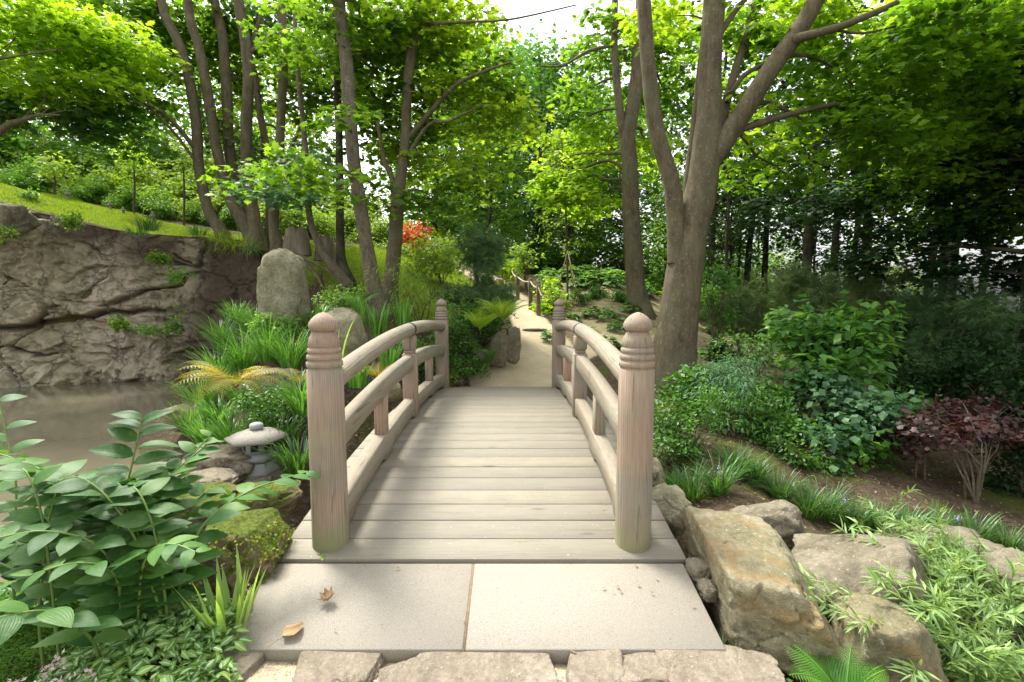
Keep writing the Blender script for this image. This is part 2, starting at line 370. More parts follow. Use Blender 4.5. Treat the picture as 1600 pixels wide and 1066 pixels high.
def woodmat(name, axis, tint=0.0, plank=False, gx=34):
    """weathered cedar: grain runs along the axis (0 x, 1 y, 2 z)"""
    m, t, n, l, p = newmat(name)
    s = [1.0, 1.0, 1.0]; s[axis] = .07; v = coords(t, tuple(s)); v1 = coords(t)
    wp = noise(t, v, 2.2, 2, .5, out='Color'); vv = n.new('ShaderNodeVectorMath'); vv.operation = 'MULTIPLY_ADD'; l.new(wp, vv.inputs[0]); vv.inputs[1].default_value = (.09, .09, .09); l.new(v, vv.inputs[2])
    w = N(t, 'ShaderNodeTexWave', wave_type='RINGS' if False else 'BANDS', Scale=gx / 6.28 * 1.3, Distortion=2.6, Detail=2.0); w.inputs['Detail Scale'].default_value = 1.2
    w.bands_direction = 'X' if axis != 0 else 'Y'
    l.new(vv.outputs[0], w.inputs['Vector'])
    g1 = noise(t, v, 70, 4, .7); big = noise(t, v1, 2.1, 3, .6); big2 = noise(t, v1, 5.5, 4, .65)
    base = mix(t, big, (.30, .27, .22), (.245, .24, .19))
    base = mix(t, ramp(t, big2, [(.5, (0, 0, 0)), (.72, (1, 1, 1))]), base, (.31, .315, .20))
    if tint: base = mix(t, math_(t, 'MULTIPLY', ramp(t, noise(t, v1, 2.6, 2), [(.36, (0, 0, 0)), (.6, (1, 1, 1))]), tint), base, (.45, .285, .21))
    base = mix(t, math_(t, 'MULTIPLY', w.outputs['Fac'], .50), base, (.21, .15, .10))
    base = mix(t, math_(t, 'MULTIPLY', ramp(t, g1, [(.45, (0, 0, 0)), (.7, (1, 1, 1))]), .45), base, (.16, .13, .09))
    if plank:
        r = attr(t, 'rnd'); rr = ramp(t, r, [(0, (.78, .78, .78)), (.5, (.95, .94, .92)), (1, (1.1, 1.06, 1.0))]); base = mix(t, 1.0, base, rr, 'MULTIPLY')
        base = mix(t, .45, base, (.28, .262, .22))
        base = mix(t, math_(t, 'MULTIPLY', ramp(t, noise(t, coords(t, (.5, 2.2, 1)), 3.2, 5, .7), [(.48, (0, 0, 0)), (.7, (1, 1, 1))]), .35), base, (.17, .165, .11))
        kn = ramp(t, voro(t, coords(t, (.5, 1.6, .2)), 2.6), [(.04, (1, 1, 1)), (.10, (0, 0, 0))])
        base = mix(t, math_(t, 'MULTIPLY', kn, .7), base, (.13, .10, .07)); sp2 = ramp(t, noise(t, coords(t, (.25, 1.5, 1)), 22, 3, .7), [(.56, (0, 0, 0)), (.68, (1, 1, 1))]); base = mix(t, math_(t, 'MULTIPLY', sp2, .4), base, (.20, .18, .14)); sp3 = ramp(t, noise(t, v1, 55, 2, .5), [(.70, (0, 0, 0)), (.74, (1, 1, 1))]); base = mix(t, math_(t, 'MULTIPLY', sp3, .5), base, (.55, .52, .44))
    chk = ramp(t, noise(t, v, 34, 2, .4), [(.66, (0, 0, 0)), (.70, (1, 1, 1))]); base = mix(t, math_(t, 'MULTIPLY', math_(t, 'MULTIPLY', chk, big), .35 if plank else .9), base, (.07, .055, .04))
    if axis == 2:
        sz = n.new('ShaderNodeSeparateXYZ'); l.new(v1, sz.inputs[0]); al = math_(t, 'SUBTRACT', math_(t, 'MULTIPLY', noise(t, v1, 7, 4, .6), .55), math_(t, 'MULTIPLY', math_(t, 'ADD', sz.outputs[2], .18), 1.0))
        base = mix(t, math_(t, 'MULTIPLY', ramp(t, al, [(.02, (0, 0, 0)), (.25, (1, 1, 1))]), .65), base, (.20, .23, .10))
    l.new(base, p.inputs['Base Color']); p.inputs['Roughness'].default_value = .72; p.inputs['Specular IOR Level'].default_value = .25
    b = bump(t, p, w.outputs['Fac'], .30, .004); bump(t, p, g1, .35, .003, b)
    return m
def rockmat(name, c1, c2, c3, moss=.5, sc_=2.5, mosscol=(.10, .13, .02), mosslow=.55, stain=None):
    m, t, n, l, p = newmat(name); v = coords(t)
    a = noise(t, v, sc_, 8, .65, .4); b = noise(t, v, sc_ * 6, 6, .7); c = noise(t, v, sc_ * .6, 4, .6)
    col = ramp(t, a, [(.25, c1), (.5, c2), (.72, c3)])
    col = mix(t, math_(t, 'MULTIPLY', ramp(t, b, [(.4, (0, 0, 0)), (.7, (1, 1, 1))]), .5), col, tuple(k * .45 for k in c1))
    sp_ = ramp(t, noise(t, v, sc_ * 13, 3, .6), [(.62, (0, 0, 0)), (.7, (1, 1, 1))]); col = mix(t, math_(t, 'MULTIPLY', sp_, .5), col, (.55, .53, .45))
    if stain: col = mix(t, math_(t, 'MULTIPLY', ramp(t, noise(t, v, sc_ * 1.1, 5, .65, 1.0), [(.5, (0, 0, 0)), (.63, (1, 1, 1))]), .75), col, stain)
    geo = n.new('ShaderNodeNewGeometry'); sx = n.new('ShaderNodeSeparateXYZ'); l.new(geo.outputs['Normal'], sx.inputs[0])
    if moss:
        mf = math_(t, 'MULTIPLY', math_(t, 'ADD', math_(t, 'MULTIPLY', sx.outputs[2], .35), c), moss)
        mf = ramp(t, mf, [(mosslow, (0, 0, 0)), (mosslow + .1, (1, 1, 1))]); mc = ramp(t, noise(t, v, 40, 4), [(.35, tuple(k * .4 for k in mosscol)), (.65, mosscol)])
        col = mix(t, mf, col, mc)
    wv = n.new('ShaderNodeVectorMath'); wv.operation = 'MULTIPLY_ADD'; l.new(noise(t, v, sc_, 4, .65, out='Color'), wv.inputs[0]); wv.inputs[1].default_value = (.35, .35, .35); l.new(v, wv.inputs[2]); ck = ramp(t, voro(t, wv.outputs[0], sc_ * 1.1, 'DISTANCE_TO_EDGE'), [(.0, (1, 1, 1)), (.03, (0, 0, 0))]); ck = math_(t, 'MULTIPLY', ck, ramp(t, c, [(.5, (0, 0, 0)), (.6, (1, 1, 1))])); col = mix(t, math_(t, 'MULTIPLY', ck, .7), col, (.05, .04, .03))
    l.new(col, p.inputs['Base Color']); p.inputs['Roughness'].default_value = .88; p.inputs['Specular IOR Level'].default_value = .2
    h = math_(t, 'ADD', a, math_(t, 'MULTIPLY', b, .4)); bb = bump(t, p, h, .9, .06); bump(t, p, noise(t, v, sc_ * 20, 5, .7), .7, .010, bb)
    return m
def barkmat(name, c1, c2, lich=.5, spot=(.42, .43, .36)):
    m, t, n, l, p = newmat(name); v = worldpos(t, (1, 1, .35)); v1 = worldpos(t)
    a = noise(t, v, 9, 6, .7); b = noise(t, v1, 2.0, 4, .6)
    col = ramp(t, a, [(.3, c1), (.7, c2)]); col = mix(t, math_(t, 'MULTIPLY', ramp(t, b, [(.42, (0, 0, 0)), (.65, (1, 1, 1))]), .55), col, (.13, .135, .075))
    s = ramp(t, noise(t, v1, 24, 3, .55), [(.60, (0, 0, 0)), (.66, (1, 1, 1))]); col = mix(t, math_(t, 'MULTIPLY', s, lich), col, spot)
    l.new(col, p.inputs['Base Color']); p.inputs['Roughness'].default_value = .85; p.inputs['Specular IOR Level'].default_value = .2
    bb = bump(t, p, a, .7, .03); bump(t, p, noise(t, worldpos(t, (1, 1, .5)), 60, 4), .5, .006, bb); return m

M = {}
M['deck'] = woodmat('deck_wood', 0, 0, True, 110)
M['post'] = woodmat('post_wood', 2, .5, gx=170); M['rail'] = woodmat('rail_wood', 1, .12, gx=120); M['strut'] = woodmat('strut_wood', 2, .95, gx=50)
M['strap'] = simplemat('dark_strap', (.03, .03, .035), (.08, .08, .09), 12, .5)
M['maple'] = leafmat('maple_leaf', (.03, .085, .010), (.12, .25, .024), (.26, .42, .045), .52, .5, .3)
M['maple_lit'] = leafmat('lit_maple_leaf', (.08, .18, .014), (.25, .40, .03), (.40, .54, .06), .58, .5, .3)  # brighter copy of the maple leaf, glow of sunlit sprays put into its colour
M['maple_blue'] = leafmat('cool_maple_leaf', (.04, .11, .045), (.075, .18, .075), (.14, .27, .115), .38, .45, .45, (1.3, 1.4, .9))
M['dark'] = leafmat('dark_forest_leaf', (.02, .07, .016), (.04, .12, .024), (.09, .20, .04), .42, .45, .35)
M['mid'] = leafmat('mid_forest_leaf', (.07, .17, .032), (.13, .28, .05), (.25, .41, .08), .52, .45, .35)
M['shade'] = leafmat('shaded_leaf', (.010, .035, .010), (.018, .058, .015), (.04, .095, .024), .32, .45, .3)  # deep shade of the right side is put into this leaf colour
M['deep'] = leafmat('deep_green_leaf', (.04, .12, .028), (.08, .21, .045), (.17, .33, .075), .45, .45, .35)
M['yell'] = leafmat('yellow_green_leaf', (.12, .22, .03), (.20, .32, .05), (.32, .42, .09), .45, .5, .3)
M['red'] = leafmat('purple_maple_leaf', (.032, .014, .017), (.058, .026, .027), (.10, .052, .042), .3, .45, .4, (1.9, .8, .6))
M['orange'] = leafmat('orange_maple_leaf', (.50, .15, .06), (.66, .26, .11), (.75, .40, .18), .4, .5, .3, (1.5, .9, .6))
M['hosta'] = leafmat('broad_leaf', (.032, .105, .024), (.062, .165, .036), (.15, .28, .06), .34, .48, .25, (1.6, 1.6, .6), vein=26)
M['hosta_far'] = leafmat('small_hosta_leaf', (.06, .17, .035), (.11, .26, .05), (.26, .38, .12), .35, .36, .5)
M['lamium'] = leafmat('striped_leaf', (.07, .18, .035), (.13, .28, .05), (.26, .42, .09), .32, .5, .35, stripe=(.44, .54, .36))
M['iris'] = leafmat('iris_blade', (.05, .15, .03), (.09, .23, .04), (.16, .32, .07), .4, .38, .45)
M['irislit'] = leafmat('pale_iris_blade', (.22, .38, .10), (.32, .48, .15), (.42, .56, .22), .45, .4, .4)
M['lily'] = leafmat('liriope_blade', (.03, .095, .025), (.06, .16, .035), (.13, .25, .06), .35, .38, .45)
M['grass'] = leafmat('lawn_blade', (.14, .22, .03), (.22, .32, .04), (.34, .42, .07), .4, .6, .2)
M['willow'] = leafmat('willow_leaf', (.11, .20, .06), (.19, .31, .10), (.32, .44, .18), .35, .45, .35)
M['fern'] = leafmat('fern_leaf', (.05, .16, .025), (.09, .24, .035), (.16, .33, .05), .45, .5, .3)
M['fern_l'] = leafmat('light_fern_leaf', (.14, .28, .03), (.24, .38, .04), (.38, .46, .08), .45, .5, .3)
M['fern_y'] = leafmat('yellow_fern_leaf', (.20, .29, .04), (.32, .36, .05), (.52, .34, .06), .45, .5, .3, (1.4, 1.1, .5))
M['azalea'] = leafmat('azalea_leaf', (.035, .11, .018), (.07, .19, .026), (.16, .32, .045), .35, .42, .4)
M['pine'] = leafmat('pine_needle', (.05, .12, .05), (.10, .20, .08), (.20, .30, .11), .3, .5, .3)
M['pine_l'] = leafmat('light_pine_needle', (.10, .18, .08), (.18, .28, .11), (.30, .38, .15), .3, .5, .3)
M['moss'] = leafmat('carpet_moss_leaf', (.05, .14, .015), (.08, .2, .02), (.13, .27, .03), .3, .6, .2)
M['dry'] = leafmat('dead_leaf', (.16, .10, .05), (.28, .19, .10), (.40, .31, .20), .15, .8, .15, (1.1, .9, .6))
M['petal'] = leafmat('lilac_petal', (.35, .32, .65), (.45, .42, .8), (.6, .55, .85), .3, .5, .3, (1, 1, 1.1))
M['petalp'] = leafmat('pink_petal', (.7, .45, .5), (.8, .6, .62), (.85, .75, .75), .3, .5, .3, (1, 1, 1))
M['stem'] = leafmat('green_stem', (.12, .2, .05), (.16, .25, .06), (.2, .3, .08), .1, .5, .3)
M['bark'] = barkmat('maple_bark', (.065, .05, .03), (.19, .155, .095), .2)
M['bark2'] = barkmat('grey_bark', (.075, .062, .04), (.21, .175, .12), .35)
M['barkd'] = barkmat('dark_bark', (.022, .018, .013), (.06, .05, .035), .1)
M['twig'] = simplemat('twig_bark', (.07, .055, .035), (.16, .13, .09), 20)
M['bamboo'] = simplemat('pale_stake', (.3, .24, .14), (.42, .34, .2), 12)
M['rope'] = simplemat('rope_fibre', (.42, .36, .24), (.6, .52, .38), 90)
M['stump'] = simplemat('stump_wood', (.09, .07, .05), (.3, .25, .18), 9, scale=(1, 1, .2))
M['rock_y'] = rockmat('ochre_rock', (.13, .115, .06), (.27, .245, .15), (.39, .355, .25), .42, 2.9, (.17, .18, .07), .46, stain=(.26, .175, .075))
M['rock_g'] = rockmat('grey_rock', (.11, .095, .06), (.235, .205, .145), (.36, .32, .24), .35, 3.0)
M['rock_m'] = rockmat('mossy_rock', (.15, .11, .07), (.26, .20, .13), (.34, .28, .19), .9, 3.0, (.12, .16, .02), .56)
M['rock_s'] = rockmat('lichen_stone', (.13, .12, .075), (.29, .27, .17), (.45, .42, .30), .6, 3.8, (.15, .17, .05), .5)
M['pave'] = rockmat('paving_rock', (.20, .165, .12), (.30, .255, .19), (.39, .345, .27), 0, 3.5)
M['cliff'] = None
def granite():
    m, t, n, l, p = newmat('granite'); v = coords(t); a = noise(t, v, 260, 2, .7); b = noise(t, v, 2.3, 4, .6)
    col = ramp(t, a, [(.3, (.10, .09, .075)), (.45, (.24, .215, .175)), (.66, (.36, .33, .275))])
    col = mix(t, math_(t, 'MULTIPLY', ramp(t, b, [(.4, (0, 0, 0)), (.75, (1, 1, 1))]), .4), col, (.30, .265, .21))
    st = ramp(t, noise(t, coords(t, (1, 1, 1)), 5.5, 5, .75), [(.58, (0, 0, 0)), (.72, (1, 1, 1))]); col = mix(t, math_(t, 'MULTIPLY', st, .4), col, (.18, .16, .12))
    l.new(col, p.inputs['Base Color']); p.inputs['Roughness'].default_value = .8; bump(t, p, a, .4, .003); return m
M['granite'] = granite()
M['lantern'] = simplemat('lantern_granite', (.24, .26, .27), (.42, .43, .43), 90, .85)
M['lanternroof'] = simplemat('lantern_roof_granite', (.20, .185, .16), (.33, .305, .265), 60, .85)
def cliffmat():
    m, t, n, l, p = newmat('cliff_rock'); v = worldpos(t); v2 = worldpos(t, (1, 1, .45))
    a = noise(t, v, .9, 8, .65, .5); b = noise(t, v, 6, 6, .7); wv = n.new('ShaderNodeVectorMath'); wv.operation = 'MULTIPLY_ADD'; l.new(noise(t, v, 1.6, 5, .65, out='Color'), wv.inputs[0]); wv.inputs[1].default_value = (.9, .9, .9); l.new(v2, wv.inputs[2]); e = voro(t, wv.outputs[0], 1.0, 'DISTANCE_TO_EDGE'); e2 = voro(t, wv.outputs[0], 3.4, 'DISTANCE_TO_EDGE')
    ck = math_(t, 'MAXIMUM', ramp(t, e, [(.0, (1, 1, 1)), (.028, (0, 0, 0))]), math_(t, 'MULTIPLY', ramp(t, e2, [(.0, (1, 1, 1)), (.045, (0, 0, 0))]), ramp(t, noise(t, v, 1.1, 3), [(.52, (0, 0, 0)), (.64, (.55, .55, .55))])))
    col = ramp(t, a, [(.3, (.19, .165, .095)), (.45, (.36, .32, .205)), (.6, (.46, .415, .29)), (.75, (.54, .49, .36))])
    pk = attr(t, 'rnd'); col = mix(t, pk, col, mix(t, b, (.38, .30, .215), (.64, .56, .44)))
    so = attr(t, 'lu'); col = mix(t, so, col, mix(t, b, (.05, .036, .024), (.14, .10, .065)))
    col = mix(t, math_(t, 'MULTIPLY', ramp(t, b, [(.45, (0, 0, 0)), (.75, (1, 1, 1))]), .45), col, (.07, .055, .035))
    ms = ramp(t, noise(t, v, 1.7, 6, .7, .5), [(.56, (0, 0, 0)), (.68, (1, 1, 1))]); col = mix(t, math_(t, 'MULTIPLY', ms, .45), col, (.08, .085, .03))
    col = mix(t, ramp(t, attr(t, 'lv'), [(.0, (1, 1, 1)), (1, (0, 0, 0))]), col, (.015, .012, .009))
    col = mix(t, math_(t, 'MULTIPLY', ck, .40), col, (.05, .04, .025)); l.new(col, p.inputs['Base Color']); p.inputs['Roughness'].default_value = .85
    h = math_(t, 'SUBTRACT', math_(t, 'ADD', a, math_(t, 'MULTIPLY', b, .45)), math_(t, 'MULTIPLY', ck, .35)); bb = bump(t, p, h, .75, .18); bump(t, p, noise(t, v, 25, 5), .7, .03, bb); return m
M['cliff'] = cliffmat()
def groundmat():
    m, t, n, l, p = newmat('garden_ground'); v = worldpos(t)
    a = noise(t, v, 1.3, 7, .65); b = noise(t, v, 14, 5, .7); f = noise(t, v, 90, 3, .7)
    soil = ramp(t, b, [(.3, (.035, .026, .017)), (.55, (.085, .062, .04)), (.75, (.16, .125, .085))])
    ch = ramp(t, noise(t, v, 48, 2, .5), [(.64, (0, 0, 0)), (.69, (1, 1, 1))]); soil = mix(t, math_(t, 'MULTIPLY', ch, .55), soil, (.30, .26, .19))
    mossc = ramp(t, f, [(.3, (.035, .055, .008)), (.7, (.12, .15, .02))])
    mm = ramp(t, a, [(.52, (0, 0, 0)), (.62, (1, 1, 1))]); soil = mix(t, math_(t, 'MULTIPLY', mm, .8), soil, mossc)
    grav = ramp(t, noise(t, v, 130, 2, .8), [(.33, (.30, .225, .14)), (.5, (.52, .43, .29)), (.68, (.66, .58, .43))])
    grav = mix(t, math_(t, 'MULTIPLY', ramp(t, noise(t, v, 2.2, 4), [(.4, (0, 0, 0)), (.7, (1, 1, 1))]), .35), grav, (.30, .25, .15))
    lawn = ramp(t, noise(t, v, 3, 5, .7), [(.3, (.14, .20, .03)), (.7, (.27, .34, .05))])
    edge = math_(t, 'ADD', attr(t, 'rnd'), math_(t, 'MULTIPLY', math_(t, 'SUBTRACT', b, .5), .5))
    col = mix(t, ramp(t, edge, [(.40, (0, 0, 0)), (.60, (1, 1, 1))]), soil, grav)
    col = mix(t, ramp(t, math_(t, 'ADD', attr(t, 'lu'), math_(t, 'MULTIPLY', math_(t, 'SUBTRACT', b, .5), .4)), [(.4, (0, 0, 0)), (.6, (1, 1, 1))]), col, lawn)
    sl = attr(t, 'lv'); sand = mix(t, b, (.16, .15, .07), (.40, .33, .21)); col = mix(t, math_(t, 'MULTIPLY', sl, ramp(t, noise(t, v, 1.8, 5, .65), [(.38, (0, 0, 0)), (.5, (1, 1, 1))])), col, sand)
    l.new(col, p.inputs['Base Color']); p.inputs['Roughness'].default_value = .95; p.inputs['Specular IOR Level'].default_value = .1
    bb = bump(t, p, b, .8, .03); bump(t, p, f, .6, .008, bb); return m
M['ground'] = groundmat()
def watermat():
    m, t, n, l, p = newmat('muddy_water'); v = worldpos(t, (1, 1, 1))
    c = ramp(t, noise(t, v, .7, 5, .6), [(.3, (.12, .108, .068)), (.7, (.175, .155, .105))])
    l.new(c, p.inputs['Base Color']); p.inputs['Roughness'].default_value = .07; p.inputs['IOR'].default_value = 1.33; p.inputs['Specular IOR Level'].default_value = .5
    bump(t, p, noise(t, v, 2.2, 3, .6), .06, .05); return m
M['water'] = watermat()

# ------------------------------------------------------------ terrain
COMMON = [(-1.3, 2.3, -.2), (0, 2.2, -.19), (1.3, 2.3, -.24), (0, 1, -.19), (0, -4, -.1), (-3, 1, -.3), (-3, -4, 0), (3, 0, -.5), (3, -4, -.2),
  (0, 3.1, -.45), (0, 4.2, -1.0), (0, 5.8, -1.15), (0, 7.4, -.8), (0, 8.5, -.3), (-1.4, 5.5, -1.15), (1.5, 5.5, -.75), (1.45, 4.2, -.7), (0, 8.9, -.10), (-1, 9.2, -.0), (1, 9.2, -.02),
  (-1.9, 2.4, -.30), (-2.3, 2.9, -.34), (-1.75, 3.1, -.36), (-3.2, 2.8, -.38), (-2.2, 4.2, -.95), (-3.3, 3.9, -.7), (-4.5, 4, -.95), (-6, 3.0, -.9), (-10, 2, -.8), (-20, 3, -.6),
  (-2.6, 5.5, -.45), (-2.1, 5.0, -.75), (-3.3, 5.6, -.7), (-3.6, 6.8, -.3), (-1.8, 6.6, -.3), (-2.1, 7.6, .35), (-1.5, 8.3, .0), (-3.7, 8.5, .75), (-4.9, 8.2, -.1), (-5.3, 9.4, .0),
  (-2.7, 10, 1.3), (-1.4, 9.5, .45), (-1.4, 11.5, .95),
  (0, 9.5, .10), (.4, 11, .42), (.65, 12.5, .80), (.45, 14, 1.18), (-.2, 16, 1.6), (-1.5, 20, 2.4), (0, 10.2, .25), (-.9, 12.5, 1.2), (-1.2, 14.5, 1.6),
  (1.5, 11, .47), (2.4, 12.2, .95), (2.9, 16, 1.95), (1.6, 14.5, 1.45), (1.9, 18, 2.2), (4, 18, 2.0), (4.5, 14, 1.0), (3.3, 12.8, 1.1), (2.4, 10, .38), (2.7, 8.3, .1), (3.0, 9.5, .25),
  (5, 12, .25), (6.8, 14, .0), (8, 16, -.1), (4.3, 9.5, .0), (2.3, 5.8, -.2), (2.0, 5.0, -.36), (3.6, 5.5, -.5), (3, 4.4, -.5), (4.3, 5, -.62), (4.1, 7, -.2), (5.8, 7.5, -.6), (5.7, 5.5, -.82),
  (1.7, 4.3, -.45), (2.6, 3.4, -.42), (1.9, 3.3, -.42), (1.6, 2.3, -.34), (2.3, 2.2, -.5), (3.5, 3, -.6), (5, 3, -.8), (4, 1.2, -.7), (1.4, 8.2, .0), (1.8, 7, -.15),
  (9, 10, -.6), (15, 10, -1.2), (12, 20, -.5), (25, 20, -2), (6, 25, 1), (20, 45, 0), (0, 40, 3), (45, 10, -3), (90, 60, -4), (0, 120, 5), (60, 130, -2), (-5, 22, 3.6), (-5, 35, 5)]
LOW = [(-6, 7, -1.3), (-9, 9, -1.5), (-12, 11, -1.4), (-8, 12, -1.4), (-14, 8, -1.3), (-25, 9, -1.3), (-6.6, 10.3, -1.0), (-6.6, 12.6, -.6), (-5.6, 11.5, .4), (-7, 13.4, -.9), (-5, 6.3, -1.15), (-12, 14, -1.4), (-7, 18, 0), (-20, 18, -1)]
HIGH = [tuple(at(*q)) for q in ((0, 335, 12.8), (200, 372, 14), (330, 380, 14.6), (410, 385, 14.2), (535, 440, 12), (80, 310, 16), (250, 345, 17), (420, 370, 17), (600, 420, 14), (585, 388, 17), (0, 288, 15), (640, 440, 13))] + \
  [(-20, 12, 4.1), (-20, 22, 5.4), (-10, 22, 4.4), (-35, 15, 5), (-20, 35, 8), (-60, 60, 16), (-20, 120, 14), (-7, 10, 2.5), (-12, 8, 3)]
def rbf(P):
    P = np.array(P); X = P[:, :2]; D = np.linalg.norm(X[:, None] - X[None], axis=2); n = len(P)
    K = np.sqrt(D ** 2 + .16); A = np.zeros((n + 3, n + 3)); A[:n, :n] = K - np.eye(n) * .02; A[:n, n] = 1; A[:n, n + 1:] = X; A[n, :n] = 1; A[n + 1:, :n] = X.T
    c = np.linalg.solve(A, np.concatenate([P[:, 2], [0, 0, 0]]))
    def f(x, y):
        D = np.sqrt((x[:, None] - X[None, :, 0]) ** 2 + (y[:, None] - X[None, :, 1]) ** 2 + .16)
        return D @ c[:n] + c[n] + c[n + 1] * x + c[n + 2] * y
    return f
f_low, f_high = rbf(COMMON + LOW), rbf(COMMON + HIGH)
CLX = [-60, -30, -20, -16, -12.8, -9, -7.2, -5.8, -4.6, -3.4, -2, 0, 60]; CLY = [8, 9.5, 10.8, 11.8, 12.9, 14.35, 14.2, 13.2, 12.0, 11.0, 10.5, 10, 10]
def ycl(x): return np.interp(x, CLX, CLY)
PATHC = np.array([(0, 8.4), (.75, 9.7), (.95, 11), (.68, 12.4), (.45, 13.8), (.1, 15), (-.5, 16.8), (-1.4, 19), (-2.6, 22)]); PATHW = np.array([1.15, .72, .55, .46, .46, .5, .55, .6, .6])
PATH2 = np.array([(.9, 10.0), (2.2, 10.9), (4.2, 11.6), (6, 13), (8, 14.5)]); PATHW2 = np.array([.45, .4, .45, .7, .9])
def dseg(x, y, Pc, W):
    best = np.full(len(x), -9.0)
    for i in range(len(Pc) - 1):
        a, b = Pc[i], Pc[i + 1]; ab = b - a; t = np.clip(((x - a[0]) * ab[0] + (y - a[1]) * ab[1]) / ab.dot(ab), 0, 1)
        d = np.hypot(x - a[0] - t * ab[0], y - a[1] - t * ab[1]); best = np.maximum(best, W[i] * (1 - t) + W[i + 1] * t - d)
    return best
def pathmask(x, y): return np.clip(.5 + np.maximum(np.maximum(dseg(x, y, PATHC, PATHW), dseg(x, y, PATH2, PATHW2)), np.minimum(np.minimum(x + 1.25, 1.45 - x), 2.5 - y)) * 2.2, 0, 1)
def H(x, y, nz=True):
    x = np.atleast_1d(np.asarray(x, float)); y = np.atleast_1d(np.asarray(y, float)); out = np.zeros(len(x))
    for k in range(0, len(x), 20000):
        X, Y = x[k:k + 20000], y[k:k + 20000]; wd = np.interp(X, [-60, -7.4, -4, 0], [.35, .45, 2.2, 3.5])
        yc = ycl(X); t = sstep(yc + .1, yc + .1 + wd, Y)
        out[k:k + 20000] = f_low(X, Y) * (1 - t) + f_high(X, Y) * t
    if nz:
        p = np.stack([x, y, 0 * x], 1); out = out + (fbm(p * 1.4, 3, 5) * .05 + fbm(p * 6, 2, 8) * .012) * (1 - pathmask(x, y))
    return out
def Hs(x, y): return float(H([x], [y])[0])
def lawnmask(x, y):
    a = sstep(.5, 1.5, y - ycl(x)) * sstep(-4.2, -5.6, x) * sstep(17.6, 16.9, y + .12 * (x + 14))
    b = np.clip(1.4 - np.hypot((x + 3.0) / 1.9, (y - 15.2) / 2.6), 0, 1) * 1.6
    c = np.clip(1.3 - np.hypot((x + 1.9) / .9, (y - 11.6) / 1.0), 0, 1) * 1.2
    return np.clip(np.maximum(np.maximum(a, b), c), 0, 1)
def terrain():
    u = np.linspace(-1, 1, 420); X = 150 * np.sinh(5.2 * u) / math.sinh(5.2) - 1.0
    v = np.linspace(0, 1, 430); Y = -6 + 260 * (np.sinh(4.6 * v) / math.sinh(4.6) * .86 + v * .14)
    GX, GY = np.meshgrid(X, Y); x, y = GX.ravel(), GY.ravel(); z = H(x, y); nx = len(X)
    V = np.stack([x, y, z], 1); i = np.arange(len(Y) - 1)[:, None] * nx; j = np.arange(nx - 1)[None]
    Q = np.stack([i + j, i + j + 1, i + nx + j + 1, i + nx + j], -1).reshape(-1, 4)
    pm = pathmask(x, y); lm = lawnmask(x, y) * (pm < .3); sl = sstep(1.2, 2.4, x) * sstep(10.2, 11.2, y) * sstep(17, 15.5, y) * sstep(9, 7, x)
    fm = pm[Q].mean(1) > .5; fl = (lm[Q].mean(1) > .5) & ~fm
    def sub(mask):
        q = Q[mask]; idx, inv = np.unique(q, return_inverse=True); q = inv.reshape(-1, 4)
        return (V[idx], np.zeros((0, 3), int), q, pm[idx], np.stack([lm[idx], sl[idx]], 1))
    for nm, mk in (('ground', ~(fm | fl)), ('path', fm), ('lawn', fl)):
        tag(build(nm, sub(mk), M['ground'], origin=(0, 0, 0), smooth=True), kind='structure')
terrain()
g = G(); g.add([(-70, -2, -.8), (3.2, 2.5, -.8), (3.2, 9.5, -.8), (-5, 15.5, -.8), (-70, 15.5, -.8)], T=[(0, 1, 2), (0, 2, 3), (0, 3, 4)])
tag(build('pond_water', g, M['water'], origin=(0, 0, 0)), kind='structure')
